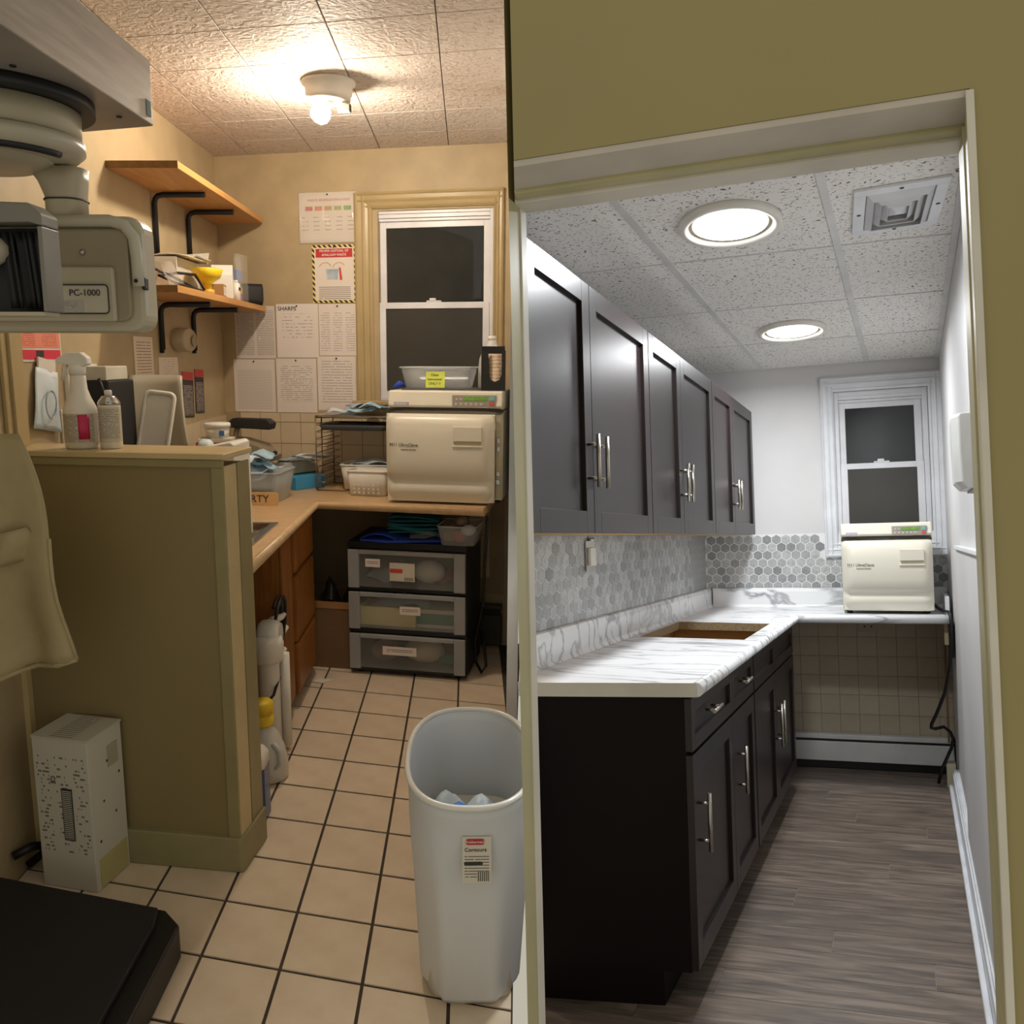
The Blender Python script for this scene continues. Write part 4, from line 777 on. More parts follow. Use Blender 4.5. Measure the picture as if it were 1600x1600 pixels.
for k, (m_, z) in enumerate((('violet', 0), ('amber', .042), ('cap_blue', .105))): one(box(-.03, .03, -.04, .04, 0, .04 if k < 2 else .06), 'coloured_block', m_, ('violet block at the bottom inside the zip bag', 'amber block in the middle inside the zip bag', 'blue block at the top inside the zip bag')[k], 'block', 'L', (-1.21, 4.59, ZS+z), 0, bevel=.006)
one(MB().loft([[(x*s_, y*s_, z) for x, y in rrect(-.055, .055, -.055, .055, .012)] for s_, z in ((.92, 0), (1, .03), (1, .085), (.94, .11))]), 'speaker', 'black_soft', 'small black cube speaker at the far end of the lower shelf', 'speaker', 'L', (-1.185, 4.82, ZS), 30)
one(MB().tube([(-1.24, 3.47, 1.96), (-1.2, 3.6, 1.935), (-1.16, 3.8, 1.895), (-1.15, 3.86, 1.90), (-1.17, 3.8, 1.96), (-1.2, 3.66, 1.955), (-1.22, 3.5, 1.93), (-1.19, 3.6, 1.91), (-1.15, 3.84, 1.893)], .006, 8), 'coiled_cable', 'rubber_black', 'folded black cable on the near end of the lower shelf', 'cable', 'L')

# ------------------------------------------------------------------ papers on the back wall
def paper(m, label, s0, s1, z0, z1, t=.001, group=None, name='notice_sheet'):
    p = thing(name, label, 'paper', 'LB', (s0, -t-.0015, z0), 0, group); box(0, s1-s0, 0, .0015, 0, z1-z0).build('sheet', m, p)
    MB().ball(((s1-s0)/2, -.004, z1-z0-.012), .005, 8).build('pin', 'rubber_black', p); return p
paper('page_cols', 'shaded two-column sheet under the end of the lower shelf', .105, .345, 1.605, 1.895)
p_ = paper('page_sparse', 'sheet headed SHARPS on the papered wall', .356, .604, 1.61, 1.905, .002); text('SHARPS', .032, 'ink', p_, (.065, -.001, .268))
paper('page_nine', 'sheet with nine small figures beside the window casing', .608, .826, 1.622, 1.902, .001)
paper('page_grid', 'table grid sheet lowest in the wall corner', .085, .335, 1.303, 1.600, .001)
paper('page_text', 'text sheet below the SHARPS sheet', .345, .585, 1.303, 1.606, .002)
paper('page_list', 'sheet with spaced lines above the wire rack', .592, .818, 1.318, 1.618, .001)
pz = paper('poster_white', 'landscape poster with five coloured tabs beside the window casing', .512, .838, 2.228, 2.49, .003, name='chart_poster')
text('WASTE SEGREGATION GUIDE', .018, 'chip_red', pz, (.17, -.001, .222), sx=1.0)
for k, m_ in enumerate(('chip_red', 'chip_salmon', 'chip_amber', 'chip_olive', 'chip_green')): box(.035+.055*k, .077+.055*k, -.0008, -.0001, .168, .19).build('tab', m_, pz)
one(MB().grid(lambda u, v: (.33*u, -.004-.006*math.sin(7*u+3*v)*math.sin(3.1*v), .27*v), 12, 8), 'clear_sleeve', 'clear_film', 'glossy clear sleeve over the landscape poster', 'sleeve', 'LB', (.510, -.006, 2.222), 0, solid=.0005)
pw = paper('poster_body', 'hazard-striped amalgam waste poster below the landscape one', .578, .832, 1.908, 2.216, .002, name='waste_poster'); W2, H2 = .254, .308
for q in ((0, W2, 0, .014), (0, W2, H2-.014, H2), (0, .014, .014, H2-.014), (W2-.014, W2, .014, H2-.014)): box(q[0], q[1], -.0008, -.0001, q[2], q[3]).build('striped_border', 'hazard_stripe', pw)
bd = box(.022, W2-.022, -.0009, -.0001, H2-.066, H2-.02).build('banner', 'banner_red', pw); text('PROPER DISPOSAL OF', .0185, 'ink_white', bd, (W2/2, -.0013, H2-.032), sx=.92); text('AMALGAM WASTE', .0185, 'ink_white', bd, (W2/2, -.0013, H2-.053), sx=.92)
MB().ext([(.085, .125), (.145, .125), (.152, .18), (.078, .18)], -.0009, -.0001, 'y').build('bucket_print', 'pouch_grey', pw); MB().ext([(.158, .122), (.172, .122), (.164, .188), (.154, .188)], -.0009, -.0001, 'y').build('red_print', 'hazard_red', pw)
for a0, a1, cx_ in ((180, 20, .075), (180, 30, .155)):
    MB().tube([(cx_+.035*math.cos(R_(a)), -.0012, .185+.03*math.sin(R_(a))) for a in range(a1, a0, 16)], .0014, 5).build('arrow_print', 'chip_salmon', pw)

# ------------------------------------------------------------------ waste bin
tcn = thing('waste_bin', 'tall white oval plastic waste bin on the cream tiles', 'waste bin', 'L', (.0, 0, 0))
def ring(cx_, cy_, hx, hy, z, p, n=64, k=0.):
    r = []                                      # k blends from a rounded oval to an eight-sided outline
    for i in range(n):
        a = 2*math.pi*i/n; c_, s_ = math.cos(a), math.sin(a); q = (abs(c_)**p+abs(s_)**p)**(-1/p)
        o_ = 1/max(abs(c_), abs(s_), (abs(c_)+abs(s_))/1.5); q = q*(1-k)+o_*k; r.append((cx_+hx*c_*q, cy_+hy*s_*q, z))
    return r
bw = [(.008, 2.125, .124, .185, .002, 7.), (.008, 2.12, .130, .20, .03, 6.), (.008, 2.115, .144, .24, .34, 5.), (.007, 2.112, .150, .252, .43, 3.6), (.006, 2.11, .154, .262, .50, 3.0), (.006, 2.11, .156, .268, .54, 2.6), (.005, 2.11, .157, .275, .565, 2.6), (.005, 2.11, .158, .28, .60, 2.5)]
MB().loft([ring(*q, k=max(0., 1-max(0, q[4]-.32)/.22)) for q in bw], True, False, True).build('body', 'bin_white', tcn, solid=.004)
MB().tube([(p[0], p[1], p[2]) for p in ring(.005, 2.11, .160, .283, .600, 2.5)], .0075, 8, closed=True).build('rim', 'white_gloss', tcn)
sk_ = box(-.034, .034, -.0012, 0, -.055, .055).build('sticker', 'can_label', tcn); sk_.location = (.022, 1.833, .468); sk_.rotation_euler = (R_(-8), 0, R_(2))
MB().ext(rrect(-.026, .018, .036, .05, .006), -.0024, -.0013, 'y').build('logo', 'logo_red', sk_); text('Rubbermaid', .0088, 'ink_white', sk_, (-.004, -.003, .043)); text('Contours', .0125, 'ink', sk_, (-.003, -.002, .024), sx=1.05)
MB().ext(rrect(-.030, .014, -.012, -.004, .004), -.0022, -.0013, 'y').build('dark_bar', 'ink', sk_); box(.0, .030, -.0022, -.0013, -.05, -.028).build('barcode', 'barcode', sk_)
for k, (x, y, m_, a) in enumerate(((.05, 2.14, 'pouch_pale', 10), (-.02, 2.13, 'pouch_pale', 50), (.045, 2.06, 'glove_blue', -35), (-.035, 2.02, 'mask_teal', 20), (.03, 1.99, 'glove_blue', 15))):
    one(crumple(.15, .11, .07, 90+k, 8, 6, 3), 'used_mask', m_, ('pale pouch farther back inside the waste bin', 'pale crumpled tissue inside the waste bin', 'crumpled bright blue glove inside the waste bin', 'teal mask discarded inside the white waste bin', 'folded blue glove against the waste bin front')[k], ('pouch', 'tissue', 'glove', 'mask', 'glove')[k], 'L', (x-.02, y-.005, .375+.017*k), a, 'rubbish in the waste bin', solid=.0015)
one(MB().loft([ring(.008, 2.115, .115, .17, .01, 5.), ring(.008, 2.115, .128, .20, .37, 4.)]), 'rubbish_heap', 'scrap_white', 'pale paper rubbish filling the lower waste bin', 'rubbish', 'L', kind='stuff')

# ------------------------------------------------------------------ foreground: carton, platform, coat, x-ray unit
tbx = thing('tall_carton', 'tall white carton with printed sides standing by the partition', 'carton', 'L', (-1.13, 2.385, 0), -13)
box(-.19, 0, 0, .165, .001, .49).build('body', 'box_print', tbx, bevel=.002); box(-.192, .002, -.002, .167, .4905, .496).build('lid', 'box_top_print', tbx)
MB().ext([(-.17, .165), (-.08, .18), (-.01, .165)], .4965, .4985).build('lid_flap', 'kraft', tbx); box(.0005, .002, .02, .155, .005, .10).build('yellow_tape', 'tape_yellow', tbx); box(.0005, .0018, .09, .14, .37, .44).build('printed_square', 'device_grey', tbx)
for k in range(5): box(.0005, .0015, .03+.027*k, .036+.027*k, .15+.06*((k*2) % 5), .158+.06*((k*2) % 5)).build('printed_mark', 'ink', tbx)
box(-.10, -.062, -.0015, -.0005, .165, .335).build('barcode_frame', 'ink', tbx); box(-.097, -.065, -.0022, -.0016, .17, .33).build('barcode', 'barcode_up', tbx)
text('CE', .022, 'ink', tbx, (-.125, -.002, .36), (90, 90, 0)); 
pf = thing('machine_platform', 'black floor platform of the x-ray unit', 'platform', 'L', (0, 0, 0))
MB().ext([(-1.40, 2.31), (-.84, 2.165), (-.78, 2.10), (-.78, 1.2), (-1.40, 1.2)], .001, .10).build('base', 'black_plastic', pf, bevel=.006); MB().ext([(-1.395, 2.295), (-.855, 2.15), (-.84, 2.08), (-.84, 1.2), (-1.395, 1.2)], .1005, .118).build('tread', 'black_soft', pf, bevel=.004)
one(MB().tube([(-1.40, 2.50, .02), (-1.36, 2.52, .05), (-1.345, 2.50, .09), (-1.36, 2.46, .11), (-1.40, 2.42, .10)], .014, 8), 'floor_hose', 'rubber_black', 'black hose on the floor between the tall carton and the wall', 'hose', 'L')
def coat(u, v):
    z = 1.42-.62*v; right = -1.165+.02*math.sin(6*v)+.125*min(1, v*1.15); left = -1.60
    x = left+(right-left)*u; hem = .16*(1-u)*v-.0
    return (x, 2.22+.022*math.sin(16*u+2.5*v)*(0.35+v)+.02*math.sin(7*u-v*3), z-hem*.9+.02*v*u)
ch = thing('lab_coat', 'tan cloth coat hanging in the foreground over the partition', 'coat', 'L', (0, 0, 0))
MB().grid(coat, 26, 22).build('cloth', 'cloth_tan', ch, solid=.004)
MB().tube([coat(k/12, 1.0) for k in range(13)], .007, 6).build('hem', 'cloth_tan', ch)
MB().tube([coat(1.0, .45+.55*k/6) for k in range(7)], .005, 6).build('side_seam', 'cloth_tan', ch)
MB().grid(lambda u, v: (-1.235+.085*u+.01*math.sin(5*v), 2.20-.02*math.sin(3*u+2*v), 1.16-.09*v+.02*u), 6, 5).build('torn_cuff', 'cloth_tan', ch, solid=.004)
MB().tube([(-1.20, 2.2, 1.50), (-1.26, 2.2, 1.53), (-1.34, 2.2, 1.50)], .006, 8).build('hanger_loop', 'steel', ch)

xr = thing('xray_unit', 'grey dental x-ray unit with overhead arm and PC-1000 head', 'x-ray unit', 'L', (0, 0, 0))
arm = MB().ext([(-.985, 1.0), (-.735, 1.0), (-.70, 2.03), (-.875, 2.08), (-.985, 2.08)], 2.12, 2.255); arm = arm.build('overhead_arm', 'arm_metal', xr, bevel=.003)
for x, y in ((-.745, 1.95), (-.80, 1.62), (-.90, 1.40)): MB().lathe([(.006, -.002), (.006, .002)], c=(x, y, 2.1195), n=10).build('screw', 'rubber_black', arm)
o = box(-.002, .0015, -.028, -.004, .03, .062).build('teal_sticker', 'teal_stain', arm); o.location = (-.7005, 2.02, 2.105); o.rotation_euler = (0, 0, R_(-2))
o = box(-.002, .0015, -.03, -.008, .0, .03).build('pink_sticker', 'sticker_pink', arm); o.location = (-.7045, 1.985, 2.215); o.rotation_euler = (0, 0, R_(-2))
cxr, cyr = -.955, 1.80
MB().lathe([(.205, 2.096), (.205, 2.119)], c=(cxr, cyr, 0), n=48).build('black_collar', 'black_plastic', xr)
MB().lathe([(.168, 2.042), (.176, 2.046), (.178, 2.095)], c=(cxr, cyr, 0), n=48).build('swivel_housing', 'device_grey', xr)
MB().lathe([(.15, 2.004), (.168, 2.010), (.182, 2.022), (.182, 2.041)], c=(cxr, cyr, 0), n=48).build('swivel_ring', 'device_light', xr)
MB().tube([(cxr+.158*math.cos(R_(a)), cyr+.158*math.sin(R_(a)), 2.006) for a in range(-160, -5, 6)], .008, 8).build('slot', 'black_plastic', xr)
MB().lathe([(.0, 1.985), (.10, 1.988), (.128, 2.0), (.13, 2.005)], c=(cxr-.01, cyr, 0), n=40).build('neck_flange', 'device_grey', xr)
MB().loft([[(x, y, z) for x, y in rrect(-.880+dx, -.803+dx2, 1.845, 1.925, .03)] for z, dx, dx2 in ((2.0, -.03, .006), (1.975, -.012, .004), (1.945, .0, .0), (1.90, .0, .0))]).build('neck', 'device_grey', xr)
MB().loft([[(x, y, z) for x, y in rrect(-.882, -.801, 1.843, 1.927, .03)] for z in (1.936, 1.939)]).build('neck_seam', 'ink', xr)
MB().tube([(-1.16, 1.82, 1.985), (-1.06, 1.80, 1.975), (-.99, 1.80, 1.95), (-.965, 1.80, 1.90), (-.962, 1.80, 1.86)], .014, 8).build('cable_guide', 'device_light', xr)
MB().ext(rrect(-1.15, -.678, 1.668, 1.905, .035), 1.86, 1.935, 'y').build('head_shell', 'device_grey', xr, bevel=.012)
MB().ext(rrect(-1.15, -.705, 1.69, 1.878, .022), 1.848, 1.861, 'y').build('head_face', 'device_dark', xr, bevel=.006)
MB().ext([(-1.15, 1.69), (-.735, 1.69), (-.735, 1.80), (-1.15, 1.805)], 1.838, 1.8495, 'y').build('head_ledge', 'device_grey', xr, bevel=.006)
bz = MB(); bz.tube([(-.95, 1.85, 1.893), (-.74, 1.85, 1.893), (-.71, 1.85, 1.884), (-.693, 1.85, 1.86), (-.689, 1.85, 1.82), (-.688, 1.85, 1.762)], .0125, 10); bz.build('bezel_bar', 'device_light', xr)
MB().lathe([(.004, 0), (.004, .003)], c=(-.689, 1.8385, 1.772), n=10, ax='y').build('bezel_screw', 'rubber_black', xr); box(-.683, -.674, 1.85, 1.87, 1.755, 1.78).build('bezel_cap', 'black_plastic', xr, bevel=.003)
npl = MB().ext(rrect(-1.0, -.745, 1.704, 1.766, .008), 1.8345, 1.8378, 'y').build('nameplate', 'device_light', xr); box(-.985, -.80, 1.8338, 1.8344, 1.708, 1.733).build('small_print', 'plate_text', npl)
MB().tube([(x, 1.8338, z) for x, z in rrect(-.998, -.747, 1.706, 1.764, .008)], .0016, 6, closed=True).build('plate_border', 'ink', npl); text('PC-1000', .0185, 'ink', npl, (-.796, 1.8335, 1.7475), sx=1.0)
cst = MB(); cst.ext([(-.92, 1.882), (-.752, 1.876), (-.730, 1.858), (-.730, 1.838), (-.752, 1.844), (-.92, 1.842)], 1.53, 1.595, 'y'); cst.build('cassette_top', 'cassette_grey', xr, bevel=.003)
box(-.738, -.730, 1.53, 1.595, 1.695, 1.8375).build('cassette_side', 'cassette_grey', xr, bevel=.002); box(-.92, -.739, 1.585, 1.595, 1.695, 1.841).build('cassette_back', 'black_soft', xr)
for k in range(3): MB().grid(lambda u, v, k=k: (-.818+.024*k+.024*u+.010*(1-v), 1.56+.010*math.sin(12*u+k), 1.702+.13*v), 6, 6).build('black_curtain', 'black_soft', xr, solid=.003)
MB().ball((-.845, 1.55, 1.80), (.045, .04, .03)).build('chin_pad', 'device_light', xr); MB().ext(rrect(-.95, -.736, 1.53, 1.595, .01), 1.688, 1.6945).build('cassette_floor', 'device_grey', xr); MB().ball((-.800, 1.846, 1.83), .006, 10).build('knob', 'steel', xr)

# ================================================================== RENOVATED ROOM: the setting
KX = -.4405                        # the dividing wall runs along x = KX * y in this room's plan
RW, LWX = .18, -1.09
def bk(x, d): return (d+.17365*x)/.98481      # y of the point x on a line parallel to the back wall
fl2 = MB().ext([(KX*1.5, 1.5), (.3, 1.5), (.3, 5.6), (-1.15, 5.4), (-1.15, 2.62)], -.05, -.003).build('floor', 'plank_gap')
tag(put(fl2, 'R'), 'grey brown wood plank floor in the renovated room', 'floor', kind='structure')
ph = .176; tk = math.tan(R_(11)); rnd = random.Random(4)
for r in range(26):
    y0 = 1.28+ph*r; off = (0.05, .62, .33, .95, .18, .77, .48, 1.05)[r % 8]
    for c_ in range(-3, 3):
        x0 = c_*1.18+off-.6; x1 = x0+1.18; q = .0011
        p = [(x0+q, y0+q+tk*x0), (x1-q, y0+q+tk*x1), (x1-q, y0+ph-q+tk*x1), (x0+q, y0+ph-q+tk*x0)]
        for k_ in ((-1, KX, .0), (1, 0, RW), (-1, 0, 1.09), (-.17365, .98481, 5.405), (0, -1, -1.5)): p = clip(p, *k_) if len(p) > 2 else p
        if len(p) > 2 and area(p) > .001:
            cx_ = sum(a[0] for a in p)/len(p); cy_ = sum(a[1] for a in p)/len(p)
            o = MB().ext([(a[0]-cx_, a[1]-cy_) for a in p], -.01, 0).build('plank', 'plank', fl2); o.location = (cx_, cy_, 0)
cl2 = MB().ext([(KX*1.72+.05, 1.72), (.25, 1.76), (.25, 5.6), (-1.12, 5.4), (-1.12, 2.70)], 2.316, 2.35).build('ceiling', 'grid_white')
tag(put(cl2, 'R'), 'white suspended ceiling of speckled panels with round lights', 'ceiling', kind='structure')
cxl = (-1.29, -.7375, -.185, .3675); cy0 = 3.10
for i in range(3):
    for j in range(-2, 4):
        q = .011; x0, x1 = cxl[i]+q, cxl[i+1]-q; f_ = lambda x, j_: cy0+.755*j_+.2*(x+.74)
        p = [(x0, f_(x0, j)+q*.35), (x1, f_(x1, j)+q*.35), (x1, f_(x1, j+1)-q*.35), (x0, f_(x0, j+1)-q*.35)]
        for k_ in ((-1, KX, -.05), (1, 0, RW-.02), (-1, 0, 1.09), (-.17365, .98481, 5.39), (.17365, -.98481, -1.71)): p = clip(p, *k_) if len(p) > 2 else p
        if len(p) > 2 and area(p) > .003: MB().ext(p, 2.3125, 2.3159).build('ceiling_panel', 'ceiling_board', cl2)
for x, ys in ((cxl[1], 1.83), (cxl[2], bk(cxl[2], 1.72))): MB().ext([(x-.012, ys), (x+.012, ys), (x+.012, bk(x, 5.40)), (x-.012, bk(x, 5.40))], 2.308, 2.3158).build('grid_runner', 'grid_white', cl2, bevel=.001)
for j in range(-1, 4):
    y_ = cy0+.755*j; a = [(-1.085, y_-.004-.069), (RW-.02, y_-.004+.184), (RW-.02, y_+.004+.184), (-1.085, y_+.004-.069)]
    for k_ in ((-1, KX, -.05), (-.17365, .98481, 5.39), (.17365, -.98481, -1.72)): a = clip(a, *k_) if len(a) > 2 else a
    if len(a) > 2: MB().ext(a, 2.3105, 2.3158).build('grid_crossbar', 'grid_white', cl2)
MB().ext([(RW-.022, bk(RW, 1.72)), (RW-.001, bk(RW, 1.72)), (RW-.001, bk(RW, 5.39)), (RW-.022, bk(RW, 5.39))], 2.304, 2.3158).build('wall_angle', 'grid_white', cl2)
wl2 = MB().ext([(LWX-.06, 2.62), (LWX, 2.48), (LWX, 5.31), (LWX-.06, 5.36)], 0, 2.34).build('wall_left', 'white_paint')
tag(put(wl2, 'R'), 'white wall with grey marble hexagon tiles behind the dark cabinets', 'wall', kind='structure')
wb2 = MB()
for a in ((0, .728, 0, .1, 0, 2.34), (1.228, 1.34, 0, .1, 0, 2.34), (.728, 1.228, 0, .1, 0, 1.275), (.728, 1.228, 0, .1, 2.155, 2.34)): wb2.box(*a)
wb2 = wb2.build('wall_back', 'white_paint'); tag(put(wb2, 'RB'), 'pale grey painted wall with white window above tiles', 'wall', kind='structure')
wr2 = MB().ext([(RW, bk(RW, 1.69)), (RW+.06, bk(RW, 1.69)), (RW+.06, 5.6), (RW, 5.55)], 0, 2.34).build('wall_right', 'white_paint')
tag(put(wr2, 'R'), 'white side wall with dispenser beside the doorway', 'wall', kind='structure')
MB().ext([(RW-.016, bk(RW, 1.70)), (RW-.0005, bk(RW, 1.70)), (RW-.0005, 4.05), (RW-.016, 4.05)], .0, 1.25).build('wainscot', 'white_paint', wr2)
MB().ext([(RW-.024, bk(RW, 1.70)), (RW-.0005, bk(RW, 1.70)), (RW-.0005, 4.06), (RW-.024, 4.06)], 1.2505, 1.266).build('wainscot_cap', 'white_trim', wr2, bevel=.003)
# grey hexagon tiles
box(LWX-.001, LWX+.003, 2.50, 5.29, 1.0, 1.338).build('grout', 'hex_grout', wl2)
def hexa(rx, rz): return [(rx*math.sin(R_(60*k)), rz*math.cos(R_(60*k))) for k in range(6)]
hx = mesh_of(MB().ext(hexa(.0352, .0264), 0, .0018, 'x'), 'hex_tile', 'hex_marble')
done = 0; far = MB()
for c_ in range(44):
    for r in range(8):
        y_ = 2.535+.0655*c_+(.03275 if r % 2 else 0); z_ = 1.035+.0425*r
        if y_ > 5.26: continue
        if done < 290: o = bpy.data.objects.new('hex_tile', hx); C.objects.link(o); o.parent = wl2; o.location = (LWX+.0025, y_, z_); done += 1
        else: far.ext([(y_+a, z_+b) for a, b in hexa(.0352, .0264)], LWX+.0025, LWX+.0043, 'x')
o = far.build('hex_tile_field', 'hex_marble', wl2); o['kind'] = 'stuff'
box(.004, 1.30, -.003, .001, 1.0, 1.335).build('grout', 'hex_grout', wb2)
hy = mesh_of(MB().ext(hexa(.0279, .0279), -.0018, 0, 'y'), 'hex_tile', 'hex_marble')
for c_ in range(-1, 25):
    for r in range(7):
        s_ = .03+.0525*c_+(.02625 if r % 2 else 0); z_ = 1.03+.0455*r
        if s_ < -.005 or s_ > 1.27 or (s_ > .65 and z_ > 1.2): continue
        o = bpy.data.objects.new('hex_tile', hy); C.objects.link(o); o.parent = wb2; o.location = (s_, -.0025, z_)
# the old square tiles left under the counter
box(.40, 1.30, -.003, .001, .19, .86).build('grout', 'old_tile_grout', wb2)
ot = mesh_of(MB().box(.001, .1005, -.006, 0, .001, .1085), 'wall_tile', 'old_tile')
for c_ in range(9):
    for r in range(6): o = bpy.data.objects.new('wall_tile', ot); C.objects.link(o); o.parent = wb2; o.location = (.405+.1015*c_, -.0025, .192+.1095*r)
op = thing('outlet_plate', 'small beige blank plate with two screws under the counter', 'plate', 'RB', (.87, -.009, .80)); box(-.05, .05, -.005, 0, -.03, .035).build('plate', 'old_tile', op, bevel=.002)
for x in (-.018, .018): MB().lathe([(.005, 0), (.005, .002)], c=(x, -.0051, .0), n=10, ax='y').build('screw', 'rubber_black', op)
bb2 = thing('baseboard_right', 'white moulded baseboard along the side wall', 'baseboard', 'R', (0, 0, 0), kind='structure')
MB().ext([(RW-.030, bk(RW, 1.72)), (RW-.0165, bk(RW, 1.72)), (RW-.0165, 5.16), (RW-.030, 5.16)], .0, .085).build('board', 'white_trim', bb2, bevel=.004)
MB().ext([(RW-.048, bk(RW, 1.72)), (RW-.0305, bk(RW, 1.72)), (RW-.0305, 5.16), (RW-.048, 5.16)], .0, .022).build('shoe_moulding', 'white_trim', bb2, bevel=.006)
MB().ext([(RW-.024, bk(RW, 1.72)), (RW-.0165, bk(RW, 1.72)), (RW-.0165, 5.16), (RW-.024, 5.16)], .0855, .10).build('top_bead', 'white_trim', bb2, bevel=.003); box(RW-.0164, RW-.0005, 4.052, 5.16, .0, .10).build('backing_strip', 'white_trim', bb2)
box(RW-.055, RW-.012, 5.165, 5.25, .0, .125).build('plinth_block', 'block_beige', bb2, bevel=.003)
he = thing('baseboard_heater', 'white baseboard heater below the old square tiles', 'heater', 'RB', (0, 0, 0))
box(.405, 1.272, -.065, -.012, .045, .155).build('cover', 'heater_metal', he, bevel=.004); box(.405, 1.272, -.062, -.012, .158, .166).build('slot', 'rubber_black', he); box(.405, 1.272, -.068, -.012, .168, .195).build('top_cap', 'heater_metal', he, bevel=.004); box(.405, 1.272, -.052, -.012, .004, .044).build('base_gap', 'rubber_black', he)
box(1.273, 1.285, -.064, -.012, .02, .19).build('end_cap', 'black_plastic', he)

# doorway wall in front
JX = .107
def plan(x0, x1, d0, d1): return [(x0, bk(x0, d0)), (x1, bk(x1, d0)), (x1, bk(x1, d1)), (x0, bk(x0, d1))]
dw_ = MB(); dw_.ext(plan(JX, 1.2, 1.50, 1.68), -.05, 2.9)
hp = clip(plan(-.9, JX, 1.50, 1.68), -1, -.432, .0); dw_.ext(hp, 2.004, 2.9)
dw_.ext(clip([(-.676, bk(-.676, 1.45)), (-.676, bk(-.676, 1.68)), (-.80, bk(-.80, 1.68)), (-.80, bk(-.8, 1.45))], -1, KX, .0)[::1], -.05, 2.9)
dw_ = dw_.build('wall_front', 'khaki_paint'); tag(put(dw_, 'R'), 'olive khaki wall around the doorway', 'wall', kind='structure')
dt = thing('door_1', 'cased doorway opening with cream jambs into the renovated room', 'doorway', 'R', (0, 0, 0), kind='structure')
MB().ext(clip(plan(-.9, JX-.001, 1.502, 1.60), -1, -.432, .0), 1.992, 2.0035).build('head_soffit', 'soffit_grey', dt)
MB().ext(clip(plan(-.9, JX-.001, 1.601, 1.632), -1, -.432, .0), 1.984, 2.0035).build('head_stop', 'khaki_jamb', dt, bevel=.003)
MB().ext(clip(plan(-.9, JX-.001, 1.633, 1.69), -1, -.432, .0), 1.978, 2.0035).build('head_casing', 'jamb_white', dt, bevel=.002)
MB().ext(plan(JX-.004, JX-.0005, 1.505, 1.57), .0, 1.9915).build('jamb', 'khaki_jamb', dt); MB().ext(plan(JX-.007, JX-.0005, 1.571, 1.69), .0, 1.9775).build('jamb_stop', 'khaki_jamb', dt, bevel=.003)
MB().ext(plan(JX-.006, JX+.006, 1.492, 1.4995), .0, 1.999).build('corner_bead', 'jamb_white', dt, bevel=.002)
MB().ext(clip(plan(-.6755, -.666, 1.601, 1.656), -1, KX, .0), .0, 1.98).build('jamb', 'khaki_jamb', dt); MB().ext(clip(plan(-.6755, -.664, 1.657, 1.686), -1, KX, .0), .0, 1.98).build('jamb_stop', 'jamb_white', dt, bevel=.002)

window('window_2', 'RB', .735, 1.225, 1.28, 2.15, .072, .085, 1.71, 'white_trim', 'vinyl_white', 'white cased double hung window, dark at night, behind the autoclave on marble', sill=False)

# ------------------------------------------------------------------ ceiling lights and vent
def downlight(label, x, y, r):
    d = thing('ceiling_light', label, 'ceiling light', 'R', (x, y, 2.3122), 0, 'round ceiling lights')
    MB().lathe([(r, 0), (r, -.010), (r*.985, -.017), (r*.93, -.020), (r*.84, -.018), (r*.82, -.006)], n=56, cap=False, sy=1.28).build('trim_ring', 'white_plastic', d, solid=.002)
    MB().lathe([(r*.82, -.006), (r*.70, -.0045)], n=56, cap=False, sy=1.28).build('baffle', 'device_dark', d, solid=.001)
    m = M.get('led_glow')
    if m is None:
        m = bpy.data.materials.new('led_glow'); m.use_nodes = True; b = m.node_tree.nodes['Principled BSDF']; b.inputs['Emission Color'].default_value = (*LED_COLOR, 1); b.inputs['Emission Strength'].default_value = 9.; M['led_glow'] = m
    MB().lathe([(r*.73, -.0075), (r*.73, -.0045), (0, -.0044)], n=48, sy=1.28).build('lens', 'led_glow', d)
    la = bpy.data.lights.new('led_light', 'AREA'); la.shape = 'DISK'; la.size = r*1.4; la.energy = LED_POWER; la.color = LED_COLOR; la.spread = R_(170)
    lo = bpy.data.objects.new('led_light', la); C.objects.link(lo); lo.parent = d; lo.location = (0, 0, -.012)
downlight('round white ceiling light nearer the doorway, beside the air vent', -.470, 2.80, .155); downlight('round white ceiling light nearer the window', -.467, 4.40, .155)
vt = thing('air_vent', 'square white ceiling air vent with nested louvres', 'air vent', 'R', (.003, 2.925, 2.312), 4)
def frame_ring(hx_, hy_, w_, z0, z1, drop=0.):
    m = MB(); o1 = [(-hx_, -hy_), (hx_, -hy_), (hx_, hy_), (-hx_, hy_)]; i1 = [(-hx_+w_, -hy_+w_), (hx_-w_, -hy_+w_), (hx_-w_, hy_-w_), (-hx_+w_, hy_-w_)]
    v = [(x, y, z0) for x, y in o1]+[(x, y, z1) for x, y in i1]; m.add(v, [(i, (i+1) % 4, 4+(i+1) % 4, 4+i) for i in range(4)]); return m
fm = MB()
for q in ((-.125, .125, -.20, -.155), (-.125, .125, .155, .20), (-.125, -.092, -.155, .155), (.092, .125, -.155, .155)): fm.box(q[0], q[1], q[2], q[3], -.009, 0)
fm.build('frame', 'white_trim', vt, bevel=.002); box(-.091, .091, -.154, .154, -.002, 0).build('dark_throat', 'pad_grey', vt)
for k, (a, b) in enumerate(((.088, .148), (.066, .112), (.045, .078))): frame_ring(a, b, .018, -.004, -.022).build('louvre', 'white_trim', vt, solid=.002)
MB().loft([[(x*.028, y*.05, -.008) for x, y in ((-1, -1), (1, -1), (1, 1), (-1, 1))], [(x*.008, y*.012, -.020) for x, y in ((-1, -1), (1, -1), (1, 1), (-1, 1))]], smooth=False).build('centre_cone', 'white_trim', vt)
for x, y in ((0, -.178), (0, .178), (-.108, 0), (.108, 0)): MB().lathe([(.006, -.0105), (.006, -.009)], c=(x, y, 0), n=10).build('screw', 'ink', vt)

